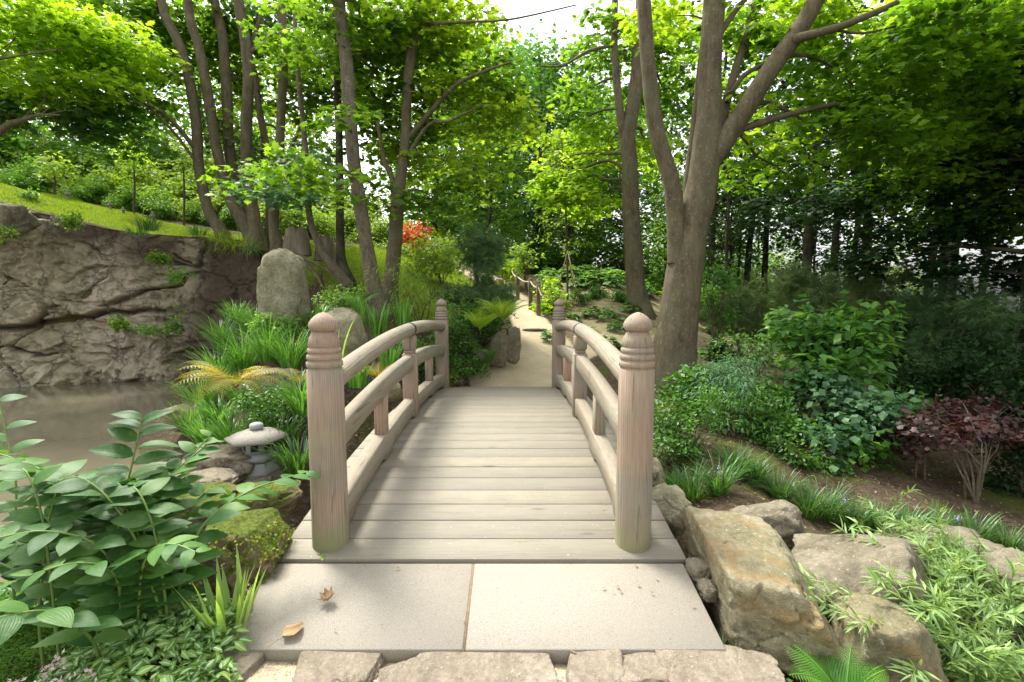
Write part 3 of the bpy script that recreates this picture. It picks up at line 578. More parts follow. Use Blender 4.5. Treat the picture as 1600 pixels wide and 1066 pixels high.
def cliff():
    xs = np.linspace(-24, -4.9, 760); ys = ycl(xs); ys = np.convolve(np.pad(ys, 15, 'edge'), np.ones(31) / 31, 'valid'); nv = 170
    top = H(xs, ys + .75, False) + .05; v = np.linspace(0, 1, nv)
    X = np.repeat(xs[None], nv, 0); Z = -1.3 + (top[None] + 1.3) * v[:, None]; Y0 = ys[None] - .15 + .45 * v[:, None]
    p = np.stack([X, Y0 * .6, Z], -1).reshape(-1, 3)
    q = p.copy(); q += fbm(p * .9, 3, 3)[:, None] * .22; q[:, 2] += .25 * q[:, 0]
    d1, d2, cid, o1 = worley(q * np.array([.5, .5, .85]), 4, True); e1 = d2 - d1; f1, f2, cid2, o2 = worley(q * np.array([1.6, 1.6, 2.3]) + .15 * fbm(p * 2, 2, 9)[:, None], 8, True); e2 = f2 - f1
    g1, g2, cid3, o3 = worley(q * np.array([4.5, 4.5, 6.5]), 28, True)
    tl = lambda o, c, k: k * (o[:, 0] * np.sin(c * 57) + o[:, 2] * np.cos(c * 91))
    depth = (cid - .5) * .20 + tl(o1, cid, .22) + (cid2 - .5) * .08 + tl(o2, cid2, .16) + (cid3 - .5) * .035 + tl(o3, cid3, .09) + fbm(p * .4, 2, 12) * .22 + fbm(p * 6, 5, 14, .6) * .035
    cm = sstep(-.15, .5, fbm(p * .8, 2, 71)); crack = -.15 * np.exp(-(e1 / .03) ** 2) * (.25 + cm) - .05 * np.exp(-(e2 / .03) ** 2) * (cid2 > .6) * cm
    strata = .06 * np.abs(vnoise(np.stack([p[:, 0] * .35, p[:, 1], p[:, 2] * 2.2 + .25 * p[:, 0]], 1), 20))
    # the long overhanging crack that climbs to the right
    zc = .75 + .13 * (p[:, 0] + 12.5) + .25 * fbm(np.stack([p[:, 0] * 1.2, 0 * p[:, 0], 0 * p[:, 0]], 1), 3, 30); dz = p[:, 2] - zc
    big = (.30 * sstep(-.02, .10, dz) * np.exp(-np.clip(dz, 0, 9) / 1.4) - .25 * np.exp(-(dz / .07) ** 2)) * sstep(-8.6, -10.5, p[:, 0])
    base = sstep(-.35, -.5, p[:, 2] + .06 * fbm(p * 1.5, 2, 40)) * .18
    soft = sstep(-9.4, -8.3, p[:, 0] + .3 * fbm(p * .8, 2, 44)); soft = np.maximum(soft, sstep(.84, .98, (p[:, 2] + 1.3) / (np.repeat(top[None], nv, 0).ravel() + 1.3) + .12 * fbm(p * .9, 3, 50)) * sstep(-12.6, -11, p[:, 0]))
    depth = (depth + crack + strata) * (1 - .65 * soft) + big + base
    Y = Y0.ravel() - depth
    V = np.stack([p[:, 0], Y, p[:, 2]], 1)
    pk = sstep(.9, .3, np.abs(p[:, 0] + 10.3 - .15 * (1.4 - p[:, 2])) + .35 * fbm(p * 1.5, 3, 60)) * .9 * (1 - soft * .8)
    lv = 1 - np.clip(.95 * np.exp(-(e1 / .022) ** 2) * (.1 + cm) + .4 * np.exp(-(e2 / .03) ** 2) * (cid2 > .6) * cm + .8 * np.exp(-(dz / .06) ** 2) * sstep(-8.6, -10.5, p[:, 0]), 0, 1) * (1 - soft * .7)
    n = len(xs); i = np.arange(nv - 1)[:, None] * n; j = np.arange(n - 1)[None]
    Q = np.stack([i + j, i + j + 1, i + n + j + 1, i + n + j], -1).reshape(-1, 4)
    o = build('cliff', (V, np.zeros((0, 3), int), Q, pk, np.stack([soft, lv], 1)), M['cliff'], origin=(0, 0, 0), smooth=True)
    tag(o, kind='structure')
cliff()

# ------------------------------------------------------------ footbridge
BC, BH = 5.87, 2.87
def dz(y): return -.035 + .20 * (1 - ((y - BC) / BH) ** 2)
def curve_beam(g, x, y0, y1, zf, w_, h_, n=28, arch=None, bev=.012):
    ys = np.linspace(y0, y1, n + 1); V = []; Q = []
    sec = [(-w_ / 2 + bev, -h_ / 2), (w_ / 2 - bev, -h_ / 2), (w_ / 2, -h_ / 2 + bev), (w_ / 2, h_ / 2 - bev), (w_ / 2 - bev, h_ / 2), (-w_ / 2 + bev, h_ / 2), (-w_ / 2, h_ / 2 - bev), (-w_ / 2, -h_ / 2 + bev)]
    for y in ys:
        s = (zf(y + .01) - zf(y - .01)) / .02; c = 1 / math.sqrt(1 + s * s)
        for k, (a, b) in enumerate(sec):
            bb = b
            if arch and b < 0: bb = b + arch(y)
            V.append((x + a, y - bb * s * c, zf(y) + bb * c))
    for i in range(n):
        for k in range(8): Q.append((8 * i + k, 8 * i + (k + 1) % 8, 8 * i + 8 + (k + 1) % 8, 8 * i + 8 + k))
    V.append((x, ys[0], zf(ys[0]))); V.append((x, ys[-1], zf(ys[-1]))); m = len(V)
    T = [((k + 1) % 8, k, m - 2) for k in range(8)] + [(8 * n + k, 8 * n + (k + 1) % 8, m - 1) for k in range(8)]
    g.add(V, T, Q)
def bridge():
    rng = np.random.default_rng(5)
    root = empty('wooden_footbridge', (0, BC, dz(BC)))
    tag(root, 'arched weathered timber footbridge with curved railings leading to the gravel path', 'footbridge')
    g = G(); n = 27; pw = 2 * BH / n
    for k in range(n):
        y = BC - BH + pw * (k + .5); s = math.atan(-2 * .20 * (y - BC) / BH ** 2)
        ww = 1.265 + rng.uniform(-.004, .004)
        box(g, (0, y, dz(y) - .03 + rng.uniform(-.0015, .0015)), (2 * ww, pw - .0045 - rng.uniform(0, .003), .06), rx=s, bev=.003, rnd=rng.random())
    build('deck', g, M['deck'], root)
    for sx in (-1, 1):
        g = G(); curve_beam(g, sx * 1.10, BC - BH + .05, BC + BH - .05, lambda y: dz(y) - .20, .12, .26); build('side_beam', g, M['rail'], root)
    zh = lambda y: 1.17 - .17 * ((y - 5.83) / 2.75) ** 2
    zm = lambda y: .80 - .19 * ((y - 5.83) / 2.75) ** 2
    zl = lambda y: dz(y) + .135
    XP = .975; YN, YF, YM = 3.17, 8.5, 5.83
    prof = [(.113, -.30), (.113, 0), (.113, .35), (.111, .8), (.110, 1.13), (.102, 1.138), (.102, 1.146), (.110, 1.152), (.110, 1.178), (.101, 1.186), (.101, 1.194), (.108, 1.2), (.105, 1.222), (.097, 1.229), (.097, 1.236), (.103, 1.243), (.100, 1.262), (.093, 1.268), (.093, 1.275), (.097, 1.28), (.088, 1.325), (.074, 1.352), (.066, 1.368)]
    fin = [(.057, 1.360), (.064, 1.369), (.080, 1.379), (.088, 1.392), (.089, 1.406), (.084, 1.424), (.071, 1.444), (.054, 1.461), (.034, 1.475), (.016, 1.483), (.004, 1.486)]
    for (sx, y, lab) in ((-1, YN, None), (1, YN, None), (-1, YF, None), (1, YF, None)):
        g = G(); lathe(g, prof, (sx * XP, y, dz(y)), 40); po = build('post', g, M['post'], root, smooth=False)
        for pl in po.data.polygons: pl.use_smooth = abs(pl.normal.z) < .6
        WL[po.name] = WL[root.name]
        g = G(); lathe(g, fin, (sx * XP, y, dz(y)), 32); build('finial', g, M['post'], po, smooth=True)
    for sx in (-1, 1):
        for (a, b) in ((YN + .1, YM), (YM, YF - .1)):
            g = G(); ys = np.linspace(a, b, 18)
            tube(g, np.stack([np.full(18, sx * XP), ys, [zh(y) for y in ys]], 1), .075, 18, cap=True); build('handrail', g, M['rail'], root, smooth=True)
        g = G(); ys = np.linspace(YM - .045, YM + .045, 3); tube(g, np.stack([np.full(3, sx * XP), ys, [zh(y) for y in ys]], 1), .0775, 18, cap=True); build('rail_strap', g, M['strap'], root, smooth=True)
        g = G(); curve_beam(g, sx * XP, YN + .08, YF - .08, zm, .105, .165); build('middle_rail', g, M['rail'], root)
        feet = [YN + .2, 4.5, YM, 7.16, YF - .2]
        def arch(y): 
            d = min(abs(y - f) for f in feet); return .0 if d > .17 else -.045 * min(1, (.17 - d) / .03)
        g = G(); curve_beam(g, sx * XP, YN + .08, YF - .08, zl, .12, .18, 90, arch=arch); build('lower_rail', g, M['rail'], root)
        g = G(); zt = zh(YM) - .07
        box(g, (sx * XP, YM, (dz(YM) + zt - .20) / 2), (.155, .15, zt - .20 - dz(YM)), bev=.012)
        z0 = zt - .20
        for (h_, w1) in ((.035, .115),): box(g, (sx * XP, YM, z0 + h_ / 2 + .0), (w1, w1, h_ + .004), bev=.01)
        box(g, (sx * XP, YM, z0 + .035 + .085), (.145, .14, .17), bev=.02)
        build('middle_post', g, M['post'], root)
        for y in (4.5, 7.16):
            g = G(); box(g, (sx * XP, y, (zl(y) + zm(y)) / 2), (.095, .14, zm(y) - zl(y) - .13), bev=.006); build('strut', g, M['strut'], root)
bridge()
# granite slabs at the near end
def slab(x0, x1, label):
    g = G(); L = .648; s = math.atan(.134); zc = -.035 - .134 * L / 2 - .012
    box(g, ((x0 + x1) / 2, 2.995 - L / 2 - .003, zc - .075), (x1 - x0, L, .15), rx=s, bev=.006)
    tag(build('granite_slab', g, M['granite']), label, 'slab', 'granite slabs at the foot of the bridge')
slab(-1.255, -.045, 'pale granite slab with the curled dead leaf lying on it, left of the joint')
g = G(); box(g, (-.039, 2.995 - .33, -.035 - .134 * .33 - .012 - .04), (.0135, .652, .07), rx=math.atan(.134)); tag(build('joint_mortar', g, simplemat('mortar', (.16, .11, .07), (.26, .19, .12), 40)), 'narrow brown mortar strip between the two granite slabs', 'mortar strip')
slab(-.033, 1.24, 'pale granite slab right of the joint beside the big boulder')

# ------------------------------------------------------------ rocks
def ico(sub):
    import bmesh
    bm = bmesh.new(); bmesh.ops.create_icosphere(bm, subdivisions=sub, radius=1)
    V = np.array([v.co[:] for v in bm.verts]); T = np.array([[v.index for v in f.verts] for f in bm.faces]); bm.free(); return V, T
ICO = {k: ico(k) for k in (3, 4, 5, 6)}
def rock_shape(dims, seed, boxy=.5, planes=10, rough=.05, sub=5, side=0):
    rng = np.random.default_rng(seed); V, T = ICO[sub]; V = unit(V)
    Nn = [unit(np.array(a, float) + rng.normal(size=3) * .10) for a in ((1, 0, 0), (-1, 0, 0), (0, 1, 0), (0, -1, 0), (0, 0, 1), (0, 0, -1))]; D = [1.0] * 6
    for k in range(planes): Nn.append(unit(rng.normal(size=3))); D.append(rng.uniform(.92, 1.28))
    for k in range(side): a = rng.uniform(0, 6.28); Nn.append(np.array([math.cos(a), math.sin(a), 0])); D.append(rng.uniform(.95, 1.25))
    Nn = np.array(Nn); D = np.array(D); q = V @ Nn.T; r = np.where(q > .05, D / np.maximum(q, .05), 9)
    k = 26.0; rs = -np.log(np.exp(-k * np.minimum(r, 3)).sum(1)) / k
    rr = rs * boxy + 1.0 * (1 - boxy)
    P = V * rr[:, None]
    P = P * (1 + rough * 1.2 * fbm(P * 1.1 + seed, 3, seed)[:, None] + rough * .55 * fbm(P * 4 + seed, 5, seed + 2, .6)[:, None])
    d1, d2, cid, of = worley(P * 1.7 + seed, seed, True); P = P * (1 + ((cid - .5) * rough * 1.3 + rough * 1.6 * (of[:, 0] * np.sin(cid * 57) + of[:, 2] * np.cos(cid * 91)) - rough * .8 * np.exp(-((d2 - d1) / .04) ** 2))[:, None])
    return P * np.array(dims) / 2, T
def rock(name, label, cat, c, dims, seed, mat, rz=0, rx=0, ry=0, group=None, **kw):
    P, T = rock_shape(dims, seed, **kw)
    for a, (i, j) in ((rx, (1, 2)), (ry, (0, 2)), (rz, (0, 1))):
        ca, sa = math.cos(a), math.sin(a); pi, pj = P[:, i].copy(), P[:, j].copy(); P[:, i] = ca * pi - sa * pj; P[:, j] = sa * pi + ca * pj
    g = G(); g.add(P + np.array(c), T); o = build(name, g, M[mat], smooth=True); tag(o, label, cat, group); return o
def prock(name, label, px, py, Y, wpx, hpx, dep, seed, mat, **kw):
    """rock centred on the pixel at distance Y, wpx x hpx pixels large"""
    c = at(px, py, Y); return rock(name, label, kw.pop('cat', 'rock'), c, (wpx * mpp(Y), dep, hpx * mpp(Y)), seed, mat, **kw)
rock('boulder', 'largest flat-topped ochre boulder at the right edge of the granite slab', 'boulder', (1.635, 2.89, -.17), (.54, 1.02, .58), 11, 'rock_y', rz=-.12, rx=-.03, ry=.0, boxy=.93, planes=5, rough=.03, sub=6)
prock('rock', 'upright tan stone wedged against the right edge of the deck', 1043, 800, 3.75, 56, 74, .4, 12, 'rock_s', rz=.2, boxy=.7)
prock('rock', 'brown lichen-spotted rock above the big boulder, grass sprouting before it', 1196, 822, 3.75, 112, 66, .34, 13, 'rock_g', rz=-.3, ry=.3, boxy=.7)
prock('rock', 'small dark stone between the tan stone and the lichen-spotted rock', 1122, 812, 3.7, 42, 24, .15, 14, 'rock_g', ry=.15)
prock('boulder', 'broad grey-tan boulder right of the big ochre boulder', 1335, 905, 3.0, 190, 110, .8, 15, 'rock_g', cat='boulder', rz=-.5, ry=.32, boxy=.75, rough=.04)
prock('boulder', 'sandy square boulder under the willow-leaved plants, behind the green fern', 1372, 1015, 2.5, 130, 150, .5, 16, 'rock_y', cat='boulder', rz=-.2, boxy=.85, rough=.035)
prock('rock', 'long low rock behind the willow-leaved plants below the liriope row', 1450, 868, 3.6, 190, 70, .5, 17, 'rock_g', rz=-.15, ry=.12, boxy=.7)
prock('rock', 'tan rock with a reddish tip at the right edge of the photo', 1590, 905, 3.2, 90, 62, .4, 18, 'rock_g', ry=.2, boxy=.7)
prock('rock', 'flat brown stone wedged between slab edge and big boulder', 1090, 893, 2.92, 36, 36, .18, 19, 'rock_g', rz=.3)
prock('rock', 'grey pebble-sized stone below the flat brown stone beside the slab', 1104, 922, 2.78, 26, 26, .14, 20, 'rock_g')
prock('rock', 'rounded stone under the deck edge behind the right post', 1022, 745, 4.3, 26, 60, .4, 21, 'rock_s')
prock('boulder', 'moss-capped boulder with yellow-green creeper left of the deck corner', 380, 868, 3.1, 130, 128, .65, 22, 'rock_m', cat='boulder', rz=.3, boxy=.6, rough=.06)
prock('rock', 'mossy-fronted rock just below the stone lantern', 405, 782, 4.4, 120, 46, .45, 23, 'rock_m', boxy=.6, rz=.1)
prock('rock', 'flat grey rock left of the stone lantern', 345, 722, 5.5, 118, 46, .6, 24, 'rock_g', boxy=.7, rz=.2)
prock('rock', 'low rock below the flat rock at the water edge', 318, 752, 5.0, 100, 30, .5, 25, 'rock_g', boxy=.7)
prock('rock', 'flat stone the lantern stands on', 404, 745, 5.5, 96, 24, .6, 26, 'rock_g', boxy=.8)
prock('rock', 'sandy rock at the pond edge behind the broad leaves', 290, 652, 7.2, 66, 40, .5, 27, 'rock_y', boxy=.6)
prock('rock', 'wide rock strewn with leaves between pond and broad leaves', 300, 785, 4.2, 130, 40, .5, 33, 'rock_m', boxy=.7)
prock('standing_stone', 'tall round-topped grey standing stone on the planted bank', 444, 468, 8.5, 74, 158, .62, 28, 'rock_s', cat='standing stone', boxy=.42, rough=.03, planes=6)
prock('boulder', 'egg-shaped yellow-lichened boulder between left railing and iris blades', 530, 535, 7.4, 84, 108, .6, 29, 'rock_s', cat='boulder', boxy=.3, rough=.04)
prock('rock', 'wide split mossy rock above the yellow fern', 424, 598, 6.9, 92, 46, .5, 30, 'rock_s', boxy=.75)
prock('rock', 'small ochre rock seen through the left railing', 612, 612, 6.4, 30, 30, .3, 31, 'rock_y')
prock('path_stone', 'tall upright slab stone nearest the gravel path edge', 801, 540, 9.7, 24, 54, .22, 34, 'rock_g', cat='stone', boxy=.85, rz=.3, ry=-.15)
prock('path_stone', 'leaning slab stone just left of the tallest path-edge stone', 780, 546, 9.6, 28, 56, .22, 35, 'rock_g', cat='stone', boxy=.85, rz=.1, ry=-.1)
prock('path_stone', 'low stone half hidden under the fern by the path', 752, 562, 9.5, 30, 30, .3, 36, 'rock_g', cat='stone', boxy=.7)
prock('rock', 'pale flat stone by the foot of the far left post', 712, 597, 9.0, 26, 12, .2, 37, 'rock_g', boxy=.7)
prock('rock', 'orange-lit rock beside the path above the small pine', 762, 441, 15.0, 22, 16, .3, 38, 'rock_g')
prock('rock', 'pale rock right of the orange-lit rock beside the path', 780, 443, 15.2, 14, 16, .3, 39, 'rock_g')
prock('rock', 'dark block of rock at the left end of the cliff top', 8, 345, 12.4, 60, 50, .9, 40, 'rock_g', boxy=.8)
prock('step_stone', 'rough stone step edge crossing the sunny path', 836, 515, 12.0, 36, 4, .10, 41, 'pave', cat='step', boxy=.8)
PV = [(305, 1.96, 0, 0, '')]
pave = [(352, 1035, 100, 60, 'grey paving stone under the lamium leaves at the lower left'), (530, 1037, 118, 66, 'smooth grey paving stone below the left granite slab'),
        (630, 1060, 66, 34, 'small paving stone at the bottom edge right of the smooth grey one'), (745, 1050, 200, 82, 'widest cream paving stone in the middle of the bottom edge'),
        (930, 1044, 80, 62, 'angular grey paving stone right of the widest cream one'), (1006, 1040, 88, 62, 'pale squarish paving stone left of the reddish one'),
        (1128, 1047, 150, 76, 'large reddish-brown paving stone at the slab corner'), (1064, 1062, 32, 20, 'little triangular stone between the pale and reddish paving stones'), (896, 1023, 12, 12, 'tiny blue-grey stone below the right granite slab')]
for k, (px, py, wpx, hpx, lab) in enumerate(pave):
    c = at(px, py, 2.13); Y = 2.13
    down = (py - 533) / FPX; sl = (sp + down * cp) / (cp - down * sp); Y = (CAM[2] + .17) / sl; c = at(px, py, Y)
    rock('paving_stone', lab, 'paving stone', (c[0], Y, -.193), (wpx * mpp(Y) * 1.18, hpx * mpp(Y) * 1.75, .10), 60 + k, 'pave', rz=(k % 3 - 1) * .12, group='paving stones in front of the slabs', boxy=1.0, planes=4, side=5, rough=.018, sub=6)
# pebbles and grit between the paving stones
def grit():
    rng = np.random.default_rng(3); n = 6000; x = rng.uniform(-1.5, 1.7, n); y = rng.uniform(1.7, 2.36, n); z = H(x, y) + .0
    g = G(); Vt = np.array([(1, 0, 0), (0, 1, 0), (-1, 0, 0), (0, -1, 0), (0, 0, .6)]); Tt = np.array([(0, 1, 4), (1, 2, 4), (2, 3, 4), (3, 0, 4)])
    a = rng.uniform(0, 6.28, n); place(g, (Vt, Tt, None, Vt[:, :2]), np.stack([x, y, z], 1), np.stack([np.cos(a), np.sin(a), 0 * a], 1), np.tile([0, 0, 1.0], (n, 1)), rng.uniform(.003, .010, n), rng=rng)
    m, t, nn, l, p = newmat('grit'); l.new(ramp(t, attr(t, 'rnd'), [(0, (.18, .13, .08)), (.5, (.40, .31, .19)), (1, (.52, .45, .32))]), p.inputs['Base Color'])
    tag(build('gravel', g, m), 'loose grit and chips between the paving stones', 'gravel', kind='stuff')
grit()

# ------------------------------------------------------------ stone lantern
def lantern():
    b = at(404, 738, 5.5); x, y, z = b; root = empty('stone_lantern', b); tag(root, 'small grey granite garden lantern with wide hexagonal roof on a flat rock', 'stone lantern')
    rt = .25
    def hexa(name, prof, mat, par): g = G(); lathe(g, prof, (x, y, z), 6, rot=rt); return build(name, g, M[mat], par)
    g = G()
    for k in range(6):
        a0 = rt + k * math.pi / 3; 
        for (h0, h1, ra, rb) in ((.0, .05, .215, .19), ):
            a = a0; tube(g, [(x + math.cos(a) * .19, y + math.sin(a) * .19, z), (x + math.cos(a) * .155, y + math.sin(a) * .155, z + .13)], [.045, .03], 4, cap=True)
    lathe(g, [(.235, -.01), (.23, .045), (.185, .12), (.175, .135)], (x, y, z), 6, rot=rt); build('base', g, M['lantern'], root)
    hexa('platform', [(.15, .135), (.20, .16), (.215, .20), (.20, .225), (.15, .235)], 'lantern', root)
    lb = hexa('light_box', [(.15, .235), (.15, .385)], 'lantern', root); WL[lb.name] = WL[root.name]
    m = simplemat('window_dark', (.02, .025, .03), (.05, .055, .06), 5)
    for k in range(6):
        a = rt + (k + .5) * math.pi / 3; g = G(); r = .15 * math.cos(math.pi / 6)
        box(g, (x + math.cos(a) * (r), y + math.sin(a) * (r), z + .305), (.008, .075, .07), rz=a); build('window', g, m, lb)
    rf = hexa('roof', [(.12, .385), (.322, .380), (.328, .405), (.20, .462), (.08, .486), (.05, .490)], 'lanternroof', root); WL[rf.name] = WL[root.name]
    g = G(); lathe(g, [(.03, .484), (.062, .492), (.072, .512), (.070, .534), (.055, .554), (.02, .564)], (x, y, z), 20); build('finial', g, M['lantern'], root, smooth=True)
lantern()

# ------------------------------------------------------------ plants: generators
def ell(rng, n, c, rx, ry, rz, shell=.35):
    d = unit(rng.normal(size=(n, 3))); r = rng.random(n) ** (1 / 3 * shell + .1); return np.array(c) + d * r[:, None] * np.array([rx, ry, rz])
def spray(g, T, C0, R, nl, size, rng, tilt=.35, droop=.35, out=None, flat=.12):
    """horizontal leaf sprays round the points C0: nl leaves each in a disc of radius R"""
    n = len(C0); Rr = np.broadcast_to(R, (n,)); a = rng.uniform(0, 2 * np.pi, (n, nl)); r = np.sqrt(rng.random((n, nl))) * Rr[:, None]
    tl = rng.normal(size=(n, 1, 3)) * np.array([.28, .28, 0]) + np.array([0, 0, 1]); tl = unit(tl)[:, 0]
    P = np.stack([np.cos(a) * r, np.sin(a) * r, rng.normal(size=(n, nl)) * flat * Rr[:, None] - droop * r * r / Rr[:, None]], -1)
    P[..., 2] -= P[..., 0] * tl[:, None, 0] + P[..., 1] * tl[:, None, 1]
    d = np.stack([np.cos(a), np.sin(a), 0 * a], -1) + rng.normal(size=(n, nl, 3)) * .5; d[..., 2] -= .35
    nr = np.array([0, 0, 1.0]) + rng.normal(size=(n, nl, 3)) * tilt + tl[:, None] * .6
    base = rng.random((n, 1)) ** 1.2 * .62; rn = np.clip(base + rng.random((n, nl)) * .38, 0, 1); rn = np.where(rng.random((n, nl)) < .05, 1.0, rn)
    sz = size * rng.uniform(.5, 1.3, n * nl)
    place(g, T, (C0[:, None] + P).reshape(-1, 3), d.reshape(-1, 3), nr.reshape(-1, 3), sz, rnd=rn.ravel())
def stem_px(pts, Y, dy=0):
    """traced stem: (px, py, width px) at distance Y (+ dy along it)"""
    n = len(pts); P = []; r = []
    for k, (px, py, w_) in enumerate(pts): yy = Y + dy * k / max(n - 1, 1); P.append(at(px, py, yy)); r.append(w_ / 2 * mpp(yy) * (.86 if px < 700 else .92))
    return np.array(P), np.array(r)
def extend(P, r, up=3.0):
    d = unit(P[-1] - P[-2]) * .7 + np.array([0, 0, .5]); q = P[-1] + d * up
    return np.concatenate([P, [q]]), np.concatenate([r, [r[-1] * .45]])
def flare(P, r, s=1.7):
    b = P[0].copy(); P = np.concatenate([[b - [0, 0, .35], b - [0, 0, .02], b + (P[1] - b) * .3], P[1:]])
    return P, np.concatenate([[r[0] * 1.35, r[0] * 1.2, r[0] * .95], r[1:]])
def branch_to(g, src, dst, r0, rng, r1=.008, sides=5):
    L = np.linalg.norm(dst - src); m1 = src + (dst - src) * .35 + np.array([0, 0, .10 * L]) + rng.normal(size=3) * .05 * L; m2 = src + (dst - src) * .72 + np.array([0, 0, .08 * L]) + rng.normal(size=3) * .04 * L
    P, r = smooth_path([src, m1, m2, dst], [r0, r0 * .7, r0 * .45, r1], max(.12, L / 10)); tube(g, P, r, sides); return P, r
PUSH = 1.13
def crown_blobs(blobs, stemP, stemR, T, size, rng, gl, gb, dens=1.0, R=.5, nl=42, tilt=.38):
    """leafy limbs: for each blob a branch from the nearest stem point below and twigs to every spray"""
    for (px, py, Y, rx, rz) in blobs:
        if rx > .62: Y *= PUSH; rx *= 1.05
        c = at(px, py, Y); n = max(3, int(19 * dens * rx * rx * (rz + .35))); ry = rx
        C0 = ell(rng, n, c, rx, ry, rz)
        score = np.linalg.norm(stemP - c, axis=1) + np.where(stemP[:, 2] > c[2] + .2, 1.2, 0); k = int(np.argmin(score)); src = stemP[k]
        bp, br = branch_to(gb, src, c, min(stemR[k] * .5, .02 + .016 * np.linalg.norm(c - src)), rng)
        for q in C0[::2]:
            j = int(np.argmin(np.linalg.norm(bp - q, axis=1) + np.linspace(.4, 0, len(bp)))); branch_to(gb, bp[j], q - [0, 0, .03], max(br[j] * .6, .008), rng, .004, 3)
        spray(gl, T, C0, R * rng.uniform(.7, 1.15, n), nl, size, rng, tilt)
def tree(name, label, cat, stems, blobs, T=T_MAPLE, size=.14, leaf='maple', bark='bark', seed=1, dens=1.0, R=.5, nl=42, group=None, limbs=(), root_flare=True, wob=.07):
    rng = np.random.default_rng(seed); P0, r0 = stems[0]; base = P0[0]
    root = empty(name, base); tag(root, label, cat, group)
    SP, SR = [], []
    for k, (P, r) in enumerate(list(stems)):
        if root_flare: P, r = flare(P, r)
        Ps, rs = smooth_path(P, r, .14); g = G(); tube(g, Ps, rs, 18, wob=wob, seed=seed + k); build('trunk', g, M[bark], root, smooth=True); SP.append(Ps[3:]); SR.append(rs[3:])
    for (P, r) in limbs:
        Ps, rs = smooth_path(P, r, .12); g = G(); tube(g, Ps, rs, 12, wob=wob * .7, seed=seed); build('limb', g, M[bark], root, smooth=True); SP.append(Ps); SR.append(rs)
    SP = np.concatenate(SP); SR = np.concatenate(SR); gl, gb = G(), G()
    if blobs:
        if isinstance(blobs[0][0], list): groups_ = blobs
        else: groups_ = [([b for bb in blobs for b in bb], leaf)]
        gb = G()
        for (bl, lf) in groups_:
            gl = G(); crown_blobs(bl, SP, SR, T, size, rng, gl, gb, dens, R, nl); build('crown', gl, M[lf], root)
        build('branches', gb, M[bark], root, smooth=True)
    return root
def shrub(name, label, cat, c, rx, ry, rz, T, size, leaf, seed=1, n=None, nl=14, R=.14, stems=6, group=None, bark='twig', tilt=.7, base=None, flat=.5, up=0):
    rng = np.random.default_rng(seed); c = np.array(c); b = np.array(base) if base is not None else np.array([c[0], c[1], Hs(c[0], c[1]) if base is None else 0])
    n = n or int(90 * (rx * ry + rx * rz + ry * rz) / .6); root = empty(name, b); tag(root, label, cat, group)
    nb = 7 if n > 55 else 3; bl = c + unit(rng.normal(size=(nb, 3))) * rng.uniform(.45, .75, (nb, 1)) * [rx, ry, rz]; bs = rng.uniform(.36, .62, nb); ib = rng.integers(0, nb, n)
    C0 = bl[ib] + (ell(rng, n, (0, 0, 0), rx, ry, rz, .25)) * bs[ib][:, None]; C0[:, 2] = np.maximum(C0[:, 2], b[2] + .04)
    C0 = c + (C0 - c) * (1 + .5 * fbm((C0 - c) / max(rx, rz) * 1.6 + seed, 2, seed))[:, None]; C0 = C0[fbm(C0 * 1.3 / max(rx, .2), 2, seed + 3) > -.32]; n = len(C0); C0[:, 2] = np.maximum(C0[:, 2], b[2] + .04); size *= 1.25
    gl = G(); spray(gl, T, C0, R, nl, size, rng, tilt, .3, flat=flat); build('foliage', gl, M[leaf], root)
    gs = G()
    for k in range(stems):
        q = ell(rng, 1, c, rx * .6, ry * .6, rz * .5)[0]; P, r = branch_to(gs, b + rng.normal(size=3) * [.03, .03, 0], q, .012 + .01 * rz, rng, .004, 5)
        for j in range(4): branch_to(gs, P[rng.integers(len(P) // 3, len(P))], C0[rng.integers(n)], .007, rng, .002, 3)
    build('stems', gs, M[bark], root, smooth=True); return root
def pshrub(name, label, cat, px, py, Y, wpx, hpx, T, size, leaf, seed=1, dep=None, **kw):
    c = at(px, py, Y); rx = wpx / 2 * mpp(Y); rz = hpx / 2 * mpp(Y); base = (c[0], Y, c[2] - rz - .02) if kw.pop('own', False) else None
    if base is None:
        hb = Hs(c[0], Y)
        base = (c[0], Y, hb)
    return shrub(name, label, cat, c, rx, dep or rx, rz, T, size, leaf, seed, base=base, **kw)
def clump(name, label, cat, px, py, Y, L, n, leaf, seed=1, wd=.012, spread=.08, lean=.25, curl=1.3, group=None, flowers=0, z=None, seg=5):
    """tuft of arching blades whose base is at the pixel"""
    rng = np.random.default_rng(seed); c = at(px, py, Y); z = Hs(c[0], Y) - .01 if z is None else z; b = np.array([c[0], Y, z])
    a = rng.uniform(0, 6.283, n); rr = np.sqrt(rng.random(n)) * spread; B = b + np.stack([np.cos(a) * rr, np.sin(a) * rr, 0 * a], 1); az = a + rng.normal(size=n) * .5
    g = G(); blades(g, B, az, L * rng.uniform(.6, 1.1, n), wd * rng.uniform(.7, 1.2, n), lean * rng.uniform(.2, 1.6, n), curl * rng.uniform(.5, 1.3, n), rng, seg)
    root = empty(name, b); tag(root, label, cat, group); build('blades', g, M[leaf], root)
    if flowers:
        gs = G()
        for k in range(flowers):
            g = G(); f = b + np.array([rng.uniform(-.5, .5) * L, rng.uniform(-.5, .5) * L, L * rng.uniform(.55, .85)]); tube(gs, [b, (b + f) / 2 + [0, 0, .05], f], .003, 4)
            m = 16; q = f + rng.normal(size=(m, 3)) * [.013, .013, .028]; place(g, T_SIMPLE, q, rng.normal(size=(m, 3)), rng.normal(size=(m, 3)), .022, rng=rng); build('flower', g, M['petal'], root)
        build('flower_stalk', gs, M['stem'], root)
    return root
